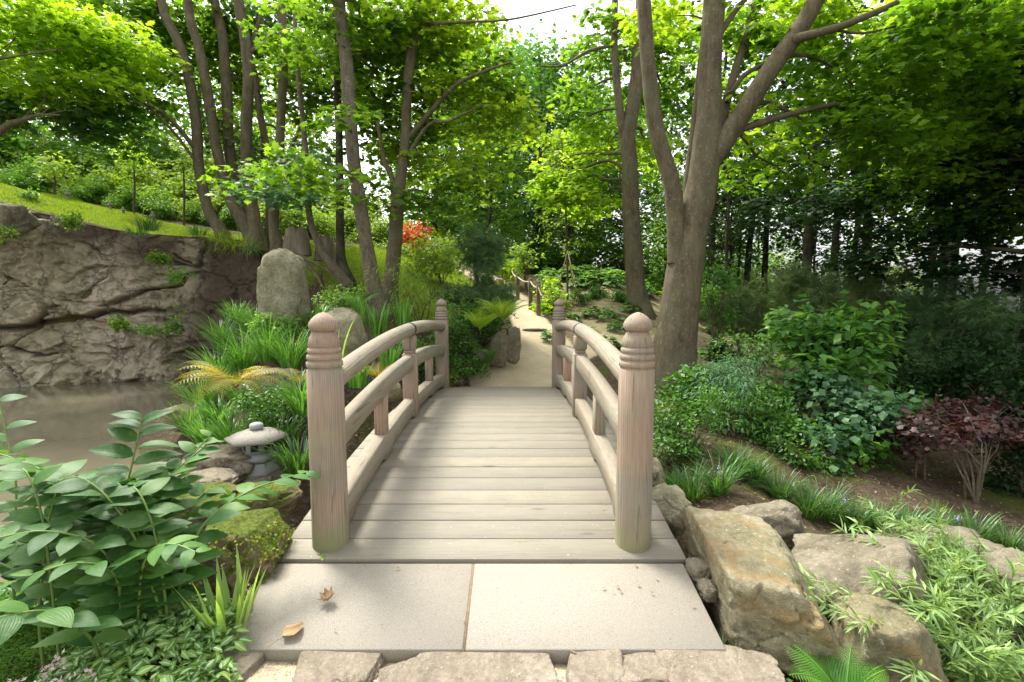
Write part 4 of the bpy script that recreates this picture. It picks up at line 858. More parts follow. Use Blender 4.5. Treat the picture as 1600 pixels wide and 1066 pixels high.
def fern(name, label, px, py, Y, L, n, leaf='fern', seed=1, lean=.5, curl=1.2, group=None, wide=.3, z=None, npin=20, az=None):
    rng = np.random.default_rng(seed); c = at(px, py, Y); b = np.array([c[0], Y, Hs(c[0], Y) if z is None else z])
    g = G(); fronds(g, b, n, L, lean, curl, rng, wide, npin, az); o = build(name, g, M[leaf], origin=b); tag(o, label, 'fern', group); return o

# ------------------------------------------------------------ trees
def S(pts, Y, dy=0, up=3.0):
    P, r = stem_px(pts, Y, dy); return extend(P, r, up) if up else (P, r)
YL = 14.2
tree('maple_tree', 'left clump maple whose leftmost stem leans hard left above the cliff', 'maple tree', [S([(348, 366, 22), (326, 330, 18), (311, 263, 17), (306, 188, 17), (289, 94, 16), (263, 34, 15), (252, 0, 14)], YL)],
     [((230, 60, 14, 1.8, 1.0), (170, 30, 13.5, 1.5, .9), (240, 150, 13.5, 1.3, .5), (205, 190, 13.2, 1.0, .35), (290, 30, 14, 1.4, .8))], seed=11, dens=.58, limbs=[stem_px([(303, 230, 8), (270, 190, 7), (235, 165, 6), (190, 160, 4)], 14.1, -.8), stem_px([(304, 250, 5), (270, 205, 5), (215, 150, 3)], 14.1, -.6)])
tree('maple_tree', 'left clump maple stem curving up second from the left', 'maple tree', [S([(395, 372, 26), (372, 335, 20), (358, 308, 18), (345, 262, 17), (335, 215, 17), (325, 150, 17), (312, 80, 16), (300, 40, 15), (293, 0, 14)], YL)],
     [((330, 60, 14.5, 1.5, .9), (370, 20, 14, 1.4, .8), (345, 205, 13.4, .8, .3), (330, 120, 14.6, 1.2, .5))], seed=12, dens=.58)
tree('maple_tree', 'left clump maple stem third from the left, slightly bowed', 'maple tree', [S([(398, 365, 22), (378, 320, 18), (366, 280, 18), (357, 220, 18), (355, 160, 18), (350, 80, 16), (345, 40, 15), (335, 0, 14)], YL + .5)],
     [((400, 90, 15, 1.5, .8), (420, 170, 15, 1.4, .5))], seed=13, dens=.58, leaf='maple_lit')
tree('maple_tree', 'left clump maple with the thickest upright stem beside the thin curved one', 'maple tree', [S([(402, 372, 26), (394, 320, 20), (388, 270, 20), (385, 200, 19), (388, 120, 18), (383, 60, 18), (372, 0, 17)], YL - .2)],
     [((440, 40, 14, 1.5, .8), (395, 230, 13.2, .9, .3)), ], seed=14, dens=.58, limbs=[stem_px([(392, 80, 9), (403, 40, 7), (412, 15, 6)], YL), stem_px([(390, 85, 8), (410, 66, 6), (450, 60, 5), (500, 80, 3)], YL - .2)], leaf='maple_blue')
tree('maple_tree', 'left clump thin dark maple stem behind the thickest one', 'maple tree', [S([(420, 378, 15), (421, 320, 13), (417, 240, 12), (405, 170, 11), (397, 110, 10), (380, 60, 8)], YL + .8)], [((450, 230, 15, 1.2, .5),)], seed=15, dens=.58)
tree('maple_tree', 'left clump rightmost upright maple standing behind the stone with buttressed foot', 'maple tree', [S([(436, 392, 26), (428, 355, 18), (430, 300, 16), (437, 230, 15), (440, 161, 15), (444, 75, 15), (439, 0, 15)], 13.0)],
     [((480, 60, 12.8, 1.3, .7), (500, 170, 13, 1.0, .5), (430, 130, 13.2, .9, .4))], seed=16, dens=.58, limbs=[stem_px([(432, 300, 9), (446, 250, 8), (462, 215, 6), (478, 180, 4)], 13, 0)])
tree('maple_tree', 'pale thin sinuous maple leaning left out of the rooty bank', 'maple tree', [S([(541, 442, 22), (520, 415, 18), (502, 390, 15), (484, 340, 11), (481, 278, 10), (473, 188, 9), (464, 94, 8), (460, 0, 7)], 12.0)],
     [((440, 300, 10.6, .9, .28), (470, 262, 10.8, .7, .25))], seed=17, leaf='maple_blue', bark='bark2')
tree('maple_tree', 'dark upright maple rising from the same rooty foot as the pale thin one', 'maple tree', [S([(545, 440, 22), (533, 405, 17), (531, 338, 14), (530, 225, 13), (527, 94, 12), (533, 0, 11)], 12.1)],
     [((510, 110, 12, 1.2, .7), (560, 140, 12.5, 1.1, .6))], seed=18, bark='barkd')
tree('maple_tree', 'stout maple with flaking trunk leaning left directly behind the left railing', 'maple tree', [S([(590, 482, 36), (583, 445, 28), (575, 398, 25), (566, 338, 24), (554, 263, 23), (546, 169, 22), (541, 94, 22), (529, 0, 21)], 10.0)],
     [((520, 35, 9.5, 1.3, .7), (585, 60, 10, 1.2, .6), (455, 255, 8.8, .62, .22), (395, 262, 8.8, .55, .2), (520, 180, 9, .55, .2), (500, 268, 8.9, .5, .2), (600, 130, 10.3, 1.0, .5))], seed=19, leaf='maple', size=.13, bark='bark2')
Bs = S([(607, 470, 34), (612, 430, 27), (617, 380, 25), (620, 330, 25), (626, 278, 19), (633, 225, 17), (636, 150, 17), (643, 75, 18), (655, 7, 18)], 11.0)
tree('maple_tree', 'forked maple with glowing yellow-green leaves to the left of the path', 'maple tree', [Bs],
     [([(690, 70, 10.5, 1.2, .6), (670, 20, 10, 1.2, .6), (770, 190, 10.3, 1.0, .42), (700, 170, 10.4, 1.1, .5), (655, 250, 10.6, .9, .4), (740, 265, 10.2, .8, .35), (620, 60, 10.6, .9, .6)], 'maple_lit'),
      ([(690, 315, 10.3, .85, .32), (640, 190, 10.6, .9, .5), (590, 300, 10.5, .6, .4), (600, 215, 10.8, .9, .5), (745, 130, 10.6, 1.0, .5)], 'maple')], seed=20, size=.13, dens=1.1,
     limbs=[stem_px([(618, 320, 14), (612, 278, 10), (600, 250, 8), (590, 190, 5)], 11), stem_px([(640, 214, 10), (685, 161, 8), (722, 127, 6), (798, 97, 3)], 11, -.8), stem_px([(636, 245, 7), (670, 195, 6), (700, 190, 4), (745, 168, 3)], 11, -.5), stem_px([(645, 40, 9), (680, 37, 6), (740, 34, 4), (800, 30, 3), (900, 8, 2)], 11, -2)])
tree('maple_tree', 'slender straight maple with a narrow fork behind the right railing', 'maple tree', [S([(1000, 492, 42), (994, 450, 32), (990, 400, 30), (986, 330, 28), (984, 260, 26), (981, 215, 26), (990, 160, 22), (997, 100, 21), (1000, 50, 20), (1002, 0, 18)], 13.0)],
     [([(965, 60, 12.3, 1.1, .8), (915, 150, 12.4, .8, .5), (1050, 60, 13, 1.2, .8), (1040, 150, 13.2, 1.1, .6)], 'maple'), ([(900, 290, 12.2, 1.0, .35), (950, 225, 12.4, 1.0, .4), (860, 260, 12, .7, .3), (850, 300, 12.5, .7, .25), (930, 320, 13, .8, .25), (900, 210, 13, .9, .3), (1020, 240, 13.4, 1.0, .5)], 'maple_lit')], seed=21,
     limbs=[stem_px([(980, 240, 18), (970, 185, 14), (963, 120, 12), (960, 60, 11), (961, 0, 10)], 13), stem_px([(962, 70, 6), (920, 80, 5), (880, 102, 4), (845, 104, 2)], 13, -.6)])
tree('maple_tree', 'massive three-stemmed maple right of the bridge, its big limb reaching up right', 'maple tree',
     [S([(1046, 600, 84), (1056, 520, 68), (1068, 430, 60), (1082, 350, 54), (1096, 293, 50), (1105, 220, 46), (1109, 150, 38), (1111, 75, 35), (1116, 0, 34)], 8.3)],
     [([(1180, 60, 8.2, 1.1, .5), (1330, 130, 7.6, 1.2, .45), (1400, 60, 7.4, 1.2, .4), (1750, -60, 5.5, 1.9, .6), (1300, 210, 7.8, 1.1, .35), (1215, 260, 8.2, .9, .3), (1450, 150, 7.4, .9, .35), (1390, 235, 7.6, .8, .3)], 'maple'),  # blob past the upper right corner is added foliage that shades the bank
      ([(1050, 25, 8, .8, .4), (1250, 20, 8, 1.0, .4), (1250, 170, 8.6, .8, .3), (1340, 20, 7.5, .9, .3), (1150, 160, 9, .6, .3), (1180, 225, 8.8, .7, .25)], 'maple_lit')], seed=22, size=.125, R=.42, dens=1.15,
     limbs=[stem_px([(1058, 410, 34), (1056, 350, 31), (1049, 285, 28), (1036, 240, 27), (1024, 195, 26), (1014, 113, 24), (1008, 37, 23), (1003, -60, 20)], 8.25, -.2),
            stem_px([(1104, 260, 36), (1130, 222, 36), (1160, 178, 32), (1198, 118, 30), (1238, 62, 28), (1264, 22, 27), (1290, -30, 24)], 8.3, -.4),
            stem_px([(1240, 62, 16), (1266, 55, 14), (1306, 44, 12), (1340, 31, 11), (1402, 4, 9), (1450, -25, 7)], 7.95, -.6),
            stem_px([(1112, 250, 18), (1127, 195, 17), (1139, 143, 14), (1160, 75, 12), (1175, 30, 10), (1182, -20, 8)], 8.4, .3),
            stem_px([(1136, 160, 8), (1160, 120, 8), (1195, 100, 6)], 8.4, 0), stem_px([(1060, 520, 30), (1082, 440, 26), (1078, 350, 18), (1074, 290, 14), (1082, 220, 12), (1092, 120, 10), (1104, 20, 7), (1108, -60, 4)], 8.6, .5),
            stem_px([(1108, 85, 10), (1140, 30, 9), (1180, -20, 7)], 8.3, 0), stem_px([(1300, 46, 5), (1350, 52, 4), (1420, 36, 3), (1460, 30, 2)], 7.8, -.3)])
# trees that stand just outside the frame on either side and reach in
tree('maple_tree', 'maple reaching in from the left edge of the photo above the cliff lawn', 'maple tree', [(np.array([[-13.6, 13.4, 3.4], [-13.4, 13.2, 5.6], [-12.9, 12.9, 7.4], [-12.6, 12.6, 10.2]]), np.array([.2, .16, .14, .1]))],
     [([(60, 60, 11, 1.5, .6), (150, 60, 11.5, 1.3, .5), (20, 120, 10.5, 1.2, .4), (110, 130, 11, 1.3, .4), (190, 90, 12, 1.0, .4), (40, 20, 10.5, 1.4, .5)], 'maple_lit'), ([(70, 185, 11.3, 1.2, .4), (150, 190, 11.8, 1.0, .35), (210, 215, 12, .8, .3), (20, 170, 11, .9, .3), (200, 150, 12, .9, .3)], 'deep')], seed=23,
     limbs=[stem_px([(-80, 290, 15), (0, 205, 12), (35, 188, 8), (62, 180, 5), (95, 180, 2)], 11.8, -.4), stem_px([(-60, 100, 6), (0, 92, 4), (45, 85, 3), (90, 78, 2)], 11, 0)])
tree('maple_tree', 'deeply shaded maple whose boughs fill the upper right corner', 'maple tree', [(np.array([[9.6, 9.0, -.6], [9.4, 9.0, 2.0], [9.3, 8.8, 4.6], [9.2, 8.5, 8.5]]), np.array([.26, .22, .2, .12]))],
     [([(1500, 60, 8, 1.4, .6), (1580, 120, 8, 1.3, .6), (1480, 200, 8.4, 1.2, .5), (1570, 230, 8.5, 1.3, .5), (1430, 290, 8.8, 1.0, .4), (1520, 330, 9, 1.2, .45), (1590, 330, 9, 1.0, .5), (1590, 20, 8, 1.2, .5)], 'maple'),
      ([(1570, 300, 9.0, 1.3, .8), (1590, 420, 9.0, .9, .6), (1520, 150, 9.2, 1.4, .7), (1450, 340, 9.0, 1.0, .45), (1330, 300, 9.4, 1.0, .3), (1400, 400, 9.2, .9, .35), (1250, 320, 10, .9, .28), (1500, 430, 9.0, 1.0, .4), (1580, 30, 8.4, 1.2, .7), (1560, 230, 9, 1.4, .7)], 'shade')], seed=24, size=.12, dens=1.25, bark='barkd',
     limbs=[stem_px([(1640, 160, 14), (1560, 60, 10), (1470, 62, 7), (1410, 76, 4)], 8.6, -.4), stem_px([(1640, 250, 14), (1580, 110, 8), (1500, 98, 6), (1450, 90, 3)], 8.7, -.3)])
# ---- forest behind: a few built kinds, copied
def forest_tree(name, label, group, x, y, h, r, cr, leaf, seed, T=T_MAPLES, size=.2, lo=.35, n=None, bark='barkd', lean=.03, nl=26, R=.75):
    rng = np.random.default_rng(seed); z = Hs(x, y); root = empty(name, (x, y, z)); tag(root, label, 'tree', group)
    k = 7; P = np.array([[x + lean * h * t * rng.uniform(.3, 1.3) + rng.normal() * .08, y + rng.normal() * .08, z - .3 + (h + .3) * t] for t in np.linspace(0, 1, k)]); P[0, :2] = (x, y); r_ = np.linspace(r, r * .2, k)
    Ps, rs = smooth_path(P, r_, .5); g = G(); tube(g, Ps, rs, 10, wob=.06, seed=seed); build('trunk', g, M[bark], root, smooth=True)
    c = np.array([P[-1, 0] - lean * h * .3, y, z + h * (lo + 1.05) / 2]); hh = h * (1.05 - lo) / 2; n = n or int(cr * cr * hh * 3.2)
    t = rng.random(n); zz = c[2] + (t * 2 - 1) * hh; rad = cr * np.sin(np.pi * (.12 + .8 * t ** .85)) ** .7; a = rng.uniform(0, 6.283, n); q = np.sqrt(rng.random(n) * .8 + .2) * rad * (1 + .35 * vnoise(np.stack([np.cos(a) * 1.5, np.sin(a) * 1.5, zz * .5], 1), seed))
    C0 = np.stack([c[0] + np.cos(a) * q, y + np.sin(a) * q, zz - .1 * q], 1)
    gb = G()
    for m in range(0, n, 3):
        j = int(np.argmin(np.abs(Ps[:, 2] - (C0[m, 2] - .35 * np.hypot(*(C0[m, :2] - [x, y])))))); branch_to(gb, Ps[j], C0[m], max(rs[j] * .35, .015), rng, .006, 4)
    build('branches', gb, M[bark], root, smooth=True)
    gl = G(); spray(gl, T, C0, R, nl, size, rng, .5, .35, flat=.2); build('crown', gl, M[leaf], root); return root
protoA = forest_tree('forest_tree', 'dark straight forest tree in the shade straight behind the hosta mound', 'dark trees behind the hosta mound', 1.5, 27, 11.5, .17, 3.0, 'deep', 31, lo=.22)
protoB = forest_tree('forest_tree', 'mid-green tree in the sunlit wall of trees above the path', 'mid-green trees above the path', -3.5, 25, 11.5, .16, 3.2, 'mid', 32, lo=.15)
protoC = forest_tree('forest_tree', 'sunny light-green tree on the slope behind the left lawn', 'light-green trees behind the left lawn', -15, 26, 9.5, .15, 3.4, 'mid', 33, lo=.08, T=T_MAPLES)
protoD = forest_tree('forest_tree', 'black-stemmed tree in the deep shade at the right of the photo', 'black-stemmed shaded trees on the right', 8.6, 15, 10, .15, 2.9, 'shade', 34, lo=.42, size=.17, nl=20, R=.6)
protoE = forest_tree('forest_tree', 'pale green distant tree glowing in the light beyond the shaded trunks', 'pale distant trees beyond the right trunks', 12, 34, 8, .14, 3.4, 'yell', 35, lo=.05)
kids_index()
def fcopy(proto, pts, seed=0):
    rng = np.random.default_rng(seed)
    for (x, y, s) in pts:
        c = copy_tree(proto); c.location = (x, y, Hs(x, y)); c.rotation_euler = (0, 0, rng.uniform(0, 6.28)); s *= rng.uniform(.93, 1.07); c.scale = (s, s, s * rng.uniform(.92, 1.1))
fcopy(protoA, [(3.2, 26, .95), (4.4, 29, 1), (6.0, 27, .9), (-.4, 30, 1), (.6, 34, 1.1), (2.6, 33, 1.1), (-2.0, 33, 1.0), (5.2, 34, 1), (7.6, 32, .9), (-4, 38, 1.1), (3.8, 24, .62), (1.8, 38, 1.15)], 1)
fcopy(protoB, [(-4.2, 29, 1.0), (-1.6, 24.5, .8), (4.8, 21.5, .72), (-.6, 20.5, .5), (2.6, 21.5, .5), (6.9, 22, .72), (6.1, 18.5, .42), (8.9, 22.5, .5), (11, 26, .6), (13.5, 28, .7), (16, 27, .6), (-3.5, 44, 1.2), (1, 46, 1.0)], 2)
fcopy(protoC, [(-18.5, 23, .9), (-12.5, 26, .62), (-22, 21, .95), (-10, 27, .5), (-16, 32, .75), (-21, 29, 1.1), (-26, 26, 1.15), (-27, 19, 1), (-24, 17, .8)], 3)
fcopy(protoD, [(7.0, 18, .95), (10.4, 16.5, 1), (11.8, 14.5, .95), (12.6, 18.0, 1.05), (14.2, 16.5, 1.1), (13.5, 12.5, 1.0), (16, 14, 1.1), (9.4, 20.5, 1.05), (12, 11, .8), (18, 14.5, 1.1), (17, 19.5, 1.2), (10.8, 21.5, 1.05), (14.8, 21, 1.15), (19.5, 18, 1.2), (12.2, 8.2, .85), (9.6, 4.6, .9), (8.3, 19.5, .55), (10.2, 23, .62), (7.2, 21.5, .55), (11.6, 19.5, .58), (6.6, 15.2, .5), (13.2, 20.5, .6), (12.5, 5.5, 1.0), (21, 23, 1.3), (16.5, 25, 1.25)], 4)  # copies beyond the right frame edge are unseen, added to shade the right bank
fcopy(protoE, [(15.5, 33, .55), (19, 36, .6), (24, 32, .6), (13, 42, .6), (28, 38, .7)], 5)
# bushes closing the view under the crowns
def bushes(label, group, leaf, seed, pts, T=T_SIMPLE, size=.12, rx=1.3, rz=.9):
    x, y, s = pts[0]; p = shrub('shrub', label, 'shrub', (x, y, Hs(x, y) + rz * .8), rx, rx, rz, T, size, leaf, seed, n=260, nl=22, R=.3, stems=7, group=group)
    kids_index(); rng = np.random.default_rng(seed)
    p.scale = (s, s, s)
    for (x, y, s) in pts[1:]:
        c = copy_tree(p); c.location = (x, y, Hs(x, y) - .05); c.rotation_euler = (0, 0, rng.uniform(0, 6.28)); c.scale = (s, s, s * rng.uniform(.85, 1.15))
bushes('dark undergrowth bush in the shade among the trunks behind the hosta mound', 'undergrowth bushes among the dark trunks', 'deep', 41, [(0, 24, 1), (2.2, 23, .9), (4.5, 23.5, 1), (-1.8, 26.5, 1.1), (6.8, 25, 1.1), (1, 28, 1.3), (4, 30, 1.4), (7.5, 29, 1.3), (-3, 30, 1.5), (9.5, 27, 1.3), (5.8, 20.5, .7)])
bushes('light green bush on the sunny slope behind the cliff-top lawn', 'bushes behind the cliff-top lawn', 'yell', 42, [(-8.6, 19.5, 1), (-10.5, 19, 1), (-12.5, 19.8, 1.1), (-7, 18.6, .8), (-14.4, 19.4, 1.1), (-17, 20.4, 1.2), (-5.6, 19.6, .8), (-4.6, 18.4, .7), (-9.5, 22.5, 1.6), (-13, 23, 1.9), (-16.5, 23.5, 2.1), (-7, 23, 1.4), (-4.2, 21.2, .9), (-11.2, 21.2, 1.4), (-19.5, 22.5, 2.0), (-10, 26, 2.0), (-14.5, 27, 2.4)])
bushes('deep green bush in shade left of the cliff-top young trees', 'dark bushes at the upper left', 'mid', 43, [(-18.4, 18.4, 1.2), (-16.4, 18.0, .8), (-20.8, 17.6, 1.3), (-14.2, 17.9, .5), (-12, 18.0, .55), (-23, 15.6, 1.3), (-9.4, 18.2, .45), (-19, 16.4, .7), (-17.6, 20.5, 1.7), (-21, 20, 1.9), (-10.6, 18.0, .4), (-13, 17.9, .42)])
bushes('shaded bush on the falling ground under the black-stemmed trees', 'bushes under the black-stemmed trees', 'shade', 44, [(11.5, 12.5, 1), (9.2, 10.6, .8), (13.5, 15, 1.2), (9.8, 12.8, .7), (13.5, 20, 1.4), (15.5, 17.5, 1.4), (11, 9.5, .8), (9.4, 8.2, .8), (12.2, 9.8, 1), (10.5, 7, .7), (17, 25, 1.8), (12, 26, 1.6), (21, 28, 2)])
bushes('bright bush in the light beyond the black trunks', 'bright bushes beyond the black trunks', 'yell', 45, [(7.8, 17.5, .95), (8.0, 23, 1.3), (10.4, 18.5, 1.25), (12, 21, 1.4), (5.9, 16.5, .7), (9.2, 15.2, .6), (11, 30, 1.8), (15, 30, 1.8), (9.5, 19, .7), (14, 22.5, 1.3), (19, 31, 2)])

# ------------------------------------------------------------ foreground left: broad arching stems
def arch_stem(gs, gl, pts, T, size, rng, n, r=.009, rank=.9, lift=.1, start=.25, whorl=0, tilt=.25, sym=False):
    P, rr = smooth_path(pts, [r] * len(pts), .03); rr = np.linspace(r, r * .35, len(P)); tube(gs, P, rr, 6, rnd=rng.random())
    t = np.linspace(start, 1, n); idx = t * (len(P) - 1); i0 = np.clip(idx.astype(int), 0, len(P) - 2); f = (idx - i0)[:, None]; pos = P[i0] * (1 - f) + P[i0 + 1] * f
    tan = unit(P[np.minimum(i0 + 2, len(P) - 1)] - P[np.maximum(i0 - 1, 0)]); side = unit(np.cross(tan, np.array([0, 0, 1.0]) + rng.normal(size=3) * .12)); up = unit(np.cross(side, tan)) 
    up *= np.where(up[:, 2:3] < 0, -1, 1)
    sg = np.where(np.arange(n) % 2 == 0, 1, -1)[:, None]
    if whorl:
        pos = np.repeat(pos, whorl, 0); tan = np.repeat(tan, whorl, 0); k = len(pos); a = rng.uniform(0, 6.283, k); s2 = np.repeat(side, whorl, 0); u2 = np.repeat(up, whorl, 0)
        d = s2 * np.cos(a)[:, None] + u2 * np.sin(a)[:, None] * .6 + tan * rng.uniform(.4, 1.2, (k, 1)); nr = np.array([0, 0, 1.0]) + rng.normal(size=(k, 3)) * .35
        place(gl, T, pos, d, nr, size * rng.uniform(.6, 1.1, k), rng=rng); return
    vert = np.clip(tan[:, 2:3] * 1.3 - .3, 0, 1); side = unit(side * (1 - vert) + np.array([1.0, .25, 0]) * vert * np.sign(side[:, :1] + 1e-6)); up = unit(up * (1 - vert) + np.array([0, -.55, .8]) * vert)
    d = side * sg * rank + tan * (.40 + .35 * np.linspace(0, 1, n)[:, None]) * (1 - .6 * vert) + np.array([0, 0, lift]) + rng.normal(size=(n, 3)) * .12
    nr = up * 1.0 + np.array([0, 0, .6]) + rng.normal(size=(n, 3)) * tilt + side * sg * -.15
    sz = size * np.sin(np.pi * (.22 + .68 * np.linspace(0, 1, n))) ** .5 * rng.uniform(.85, 1.12, n)
    place(gl, T, pos, d, nr, sz, rnd=np.clip(rng.random(n) * .7 + .12, 0, 1))
def broad(label, pts, n, size, seed, group='arching broad-leaved stems in the lower left', leaf='hosta', shift=0):
    rng = np.random.default_rng(seed); P = [at(*p) for p in pts]; b = np.array([P[0][0], P[0][1], Hs(P[0][0], P[0][1])]); P = [b] + ([P[0]] if P[0][2] > b[2] + .05 else []) + P[1:]
    gs, gl = G(), G(); arch_stem(gs, gl, P, T_OVAL if seed == 1 else T_BROAD, size * .84, rng, int(n * 1.4)); root = empty('broad_leaved_plant', b); tag(root, label, 'plant', group)
    build('stem', gs, M['stem'], root, smooth=True); build('leaves', gl, M[leaf], root, smooth=True)
broad('tallest erect broad-leaved stem rising over the pond with paired drooping leaves', [(168, 960, 2.6), (176, 850, 2.55), (196, 770, 2.6), (222, 655, 2.72)], 20, .31, 1)
broad('broad-leaved stem arching right over the mossy boulder to the lantern', [(270, 960, 2.5), (296, 870, 2.5), (325, 812, 2.6), (395, 765, 2.8), (478, 738, 3.0)], 15, .20, 2)
broad('broad-leaved spray rising right toward the pale drooping leaf', [(180, 960, 2.6), (200, 850, 2.55), (250, 760, 2.6), (330, 690, 2.75)], 20, .20, 3)
broad('long leafy stem sweeping left below the pond edge', [(150, 960, 2.6), (130, 840, 2.5), (80, 745, 2.55), (-30, 700, 2.7)], 20, .22, 4)
broad('low broad-leaved stem drooping right of the black plant label', [(215, 990, 2.4), (225, 880, 2.3), (262, 850, 2.25), (305, 862, 2.2)], 13, .17, 5)
broad('broad-leaved stem lying low across the left edge with the largest leaves', [(150, 1010, 2.2), (90, 960, 1.95), (20, 960, 1.8), (-60, 985, 1.7)], 9, .21, 6)
broad('horizontal broad-leaved stem whose leaves stack to the left under the tall stem', [(200, 950, 2.5), (160, 860, 2.3), (70, 830, 2.2), (-40, 850, 2.1)], 16, .21, 7)
broad('middle broad-leaved stem with glossy rounded leaves facing the viewer', [(190, 980, 2.4), (180, 900, 2.25), (120, 880, 2.1), (30, 905, 2.0)], 13, .20, 8)
broad('narrow stem at the left edge standing up over the water', [(20, 900, 2.9), (25, 760, 2.9), (10, 680, 2.95), (-6, 612, 3.0)], 12, .20, 9)
broad('short stem tipped by the pale two-tone hanging leaf', [(230, 900, 2.6), (262, 800, 2.6), (295, 720, 2.7), (328, 682, 2.75)], 12, .17, 10)
rg = np.random.default_rng(77)
for k in range(24):
    bx, by, Y = rg.uniform(40, 300), rg.uniform(930, 1000), rg.uniform(2.35, 2.95); tx = bx + rg.uniform(-190, 120); ty = rg.uniform(730, 870)
    broad('broad-leaved stem crowded into the mass between the tall stem and the ground', [(bx, by, Y), (bx + (tx - bx) * .3, by + (ty - by) * .65, Y - .05), (bx + (tx - bx) * .7, ty + 6, Y), (tx, ty + rg.uniform(0, 30), Y + .1)], 15, .19, 20 + k, 'crowded broad-leaved stems at the lower left')
# iris fan in front of the mossy boulder
clump('iris_plant', 'pale green iris fan in front of the mossy boulder', 'iris', 356, 985, 2.45, .46, 30, 'irislit', 3, wd=.036, spread=.07, lean=.28, curl=.25, seg=6)
clump('iris_plant', 'single tall iris shoot with one upright blade beside the fan', 'iris', 378, 960, 2.6, .5, 4, 'irislit', 8, wd=.036, spread=.03, lean=.05, curl=.12, seg=6)
# striped-leaf ground cover, carpet moss, litter
def cover(name, label, poly, n, T, size, leaf, seed, zoff=.03, tilt=.6, hvar=.05, smooth=False, extra=None, hfun=None):
    rng = np.random.default_rng(seed); P = []
    xs = [p[0] for p in poly]; ys = [p[1] for p in poly]
    x = rng.uniform(min(xs), max(xs), n * 3); y = rng.uniform(min(ys), max(ys), n * 3); ins = np.zeros(n * 3, bool); j = len(poly) - 1
    nx = x + .06 * vnoise(np.stack([x * 6, y * 6, 0 * x], 1), seed); ny = y + .06 * vnoise(np.stack([x * 6, y * 6, 0 * x + 5], 1), seed)
    for i in range(len(poly)):
        c = ((poly[i][1] > ny) != (poly[j][1] > ny)) & (nx < (poly[j][0] - poly[i][0]) * (ny - poly[i][1]) / (poly[j][1] - poly[i][1] + 1e-9) + poly[i][0]); ins ^= c; j = i
    x, y = x[ins][:n], y[ins][:n]; z = H(x, y) + zoff * rng.random(len(x)) + hvar * (fbm(np.stack([x * 5, y * 5, 0 * x], 1), 2, seed) * .5 + .5)
    if hfun is not None: z = z + hfun(x, y)
    a = rng.uniform(0, 6.283, len(x)); d = np.stack([np.cos(a), np.sin(a), rng.normal(size=len(x)) * .25], 1); nr = np.array([0, 0, 1.0]) + rng.normal(size=(len(x), 3)) * tilt
    nr[:, 1] -= .25
    g = G(); place(g, T, np.stack([x, y, z], 1), d, nr, size * rng.uniform(.6, 1.2, len(x)), rng=rng)
    if extra: extra(g, x, y, z, rng)
    return tag(build(name, g, M[leaf], smooth=smooth), label, kind='stuff')
def hmound(x, y): return .13 * np.exp(-((x + 1.55) / .45) ** 2 - ((y - 2.45) / .4) ** 2)
cover('ground_cover', 'low variegated leaves with silver midribs spilling onto the slab corner', [(-2.15, 1.95), (-1.0, 1.95), (-1.16, 2.35), (-1.22, 2.62), (-1.45, 2.95), (-1.9, 2.85), (-2.0, 2.3)], 2300, T_OVALS, .066, 'lamium', 5, .08, .55, .05, hfun=hmound)
g = G(); rg = np.random.default_rng(4)
for c in ((-1.95, 2.25), (-1.87, 2.1), (-1.75, 2.05), (-1.3, 2.7), (-2.02, 2.12), (-1.6, 2.02)):
    q = np.array([c[0], c[1], Hs(*c) + .13 + float(hmound(c[0], c[1]))]) + rg.normal(size=(22, 3)) * .022; place(g, T_SIMPLE, q, rg.normal(size=(22, 3)), rg.normal(size=(22, 3)), .024, rng=rg)
tag(build('pink_flowers', g, M['petalp']), 'tiny pale pink flower heads among the striped leaves', kind='stuff')
cover('carpet_moss', 'fine bright green carpet moss under the broad leaves', [(-3.2, 2.0), (-1.9, 2.0), (-1.75, 2.6), (-1.9, 3.0), (-3.2, 3.1)], 26000, T_THIN, .03, 'moss', 6, .02, 1.0, .05)
cover('creeper', 'dark tangled creeper filling the bank between pond and broad leaves', [(-4.8, 2.6), (-1.9, 2.9), (-1.5, 3.2), (-2.2, 3.9), (-4.6, 3.6)], 5000, T_HEART, .05, 'azalea', 7, .08, .7, .1)
cover('wildflowers', 'small mixed leaves and litter between the boulders at the lower right', [(1.2, 2.0), (4.5, 2.0), (4.6, 3.6), (3.0, 3.3), (1.9, 2.6), (1.35, 2.2)], 2600, T_HEART, .035, 'azalea', 9, .03, .6, .02)
cover('leaf_litter', 'dry leaf scraps and chips scattered over the brown slope on the right', [(1.4, 2.0), (6.5, 2.0), (7.5, 8.0), (2.2, 8.0), (1.5, 4.0)], 3400, T_HEART, .028, 'dry', 10, .008, .5, 0)
cover('cliff_litter', 'dry leaf scraps under the left railing and along the bank', [(-4.6, 5.0), (-1.4, 3.4), (-1.4, 9.0), (-4.0, 9.0)], 1400, T_HEART, .04, 'dry', 12, .01, .5, 0)
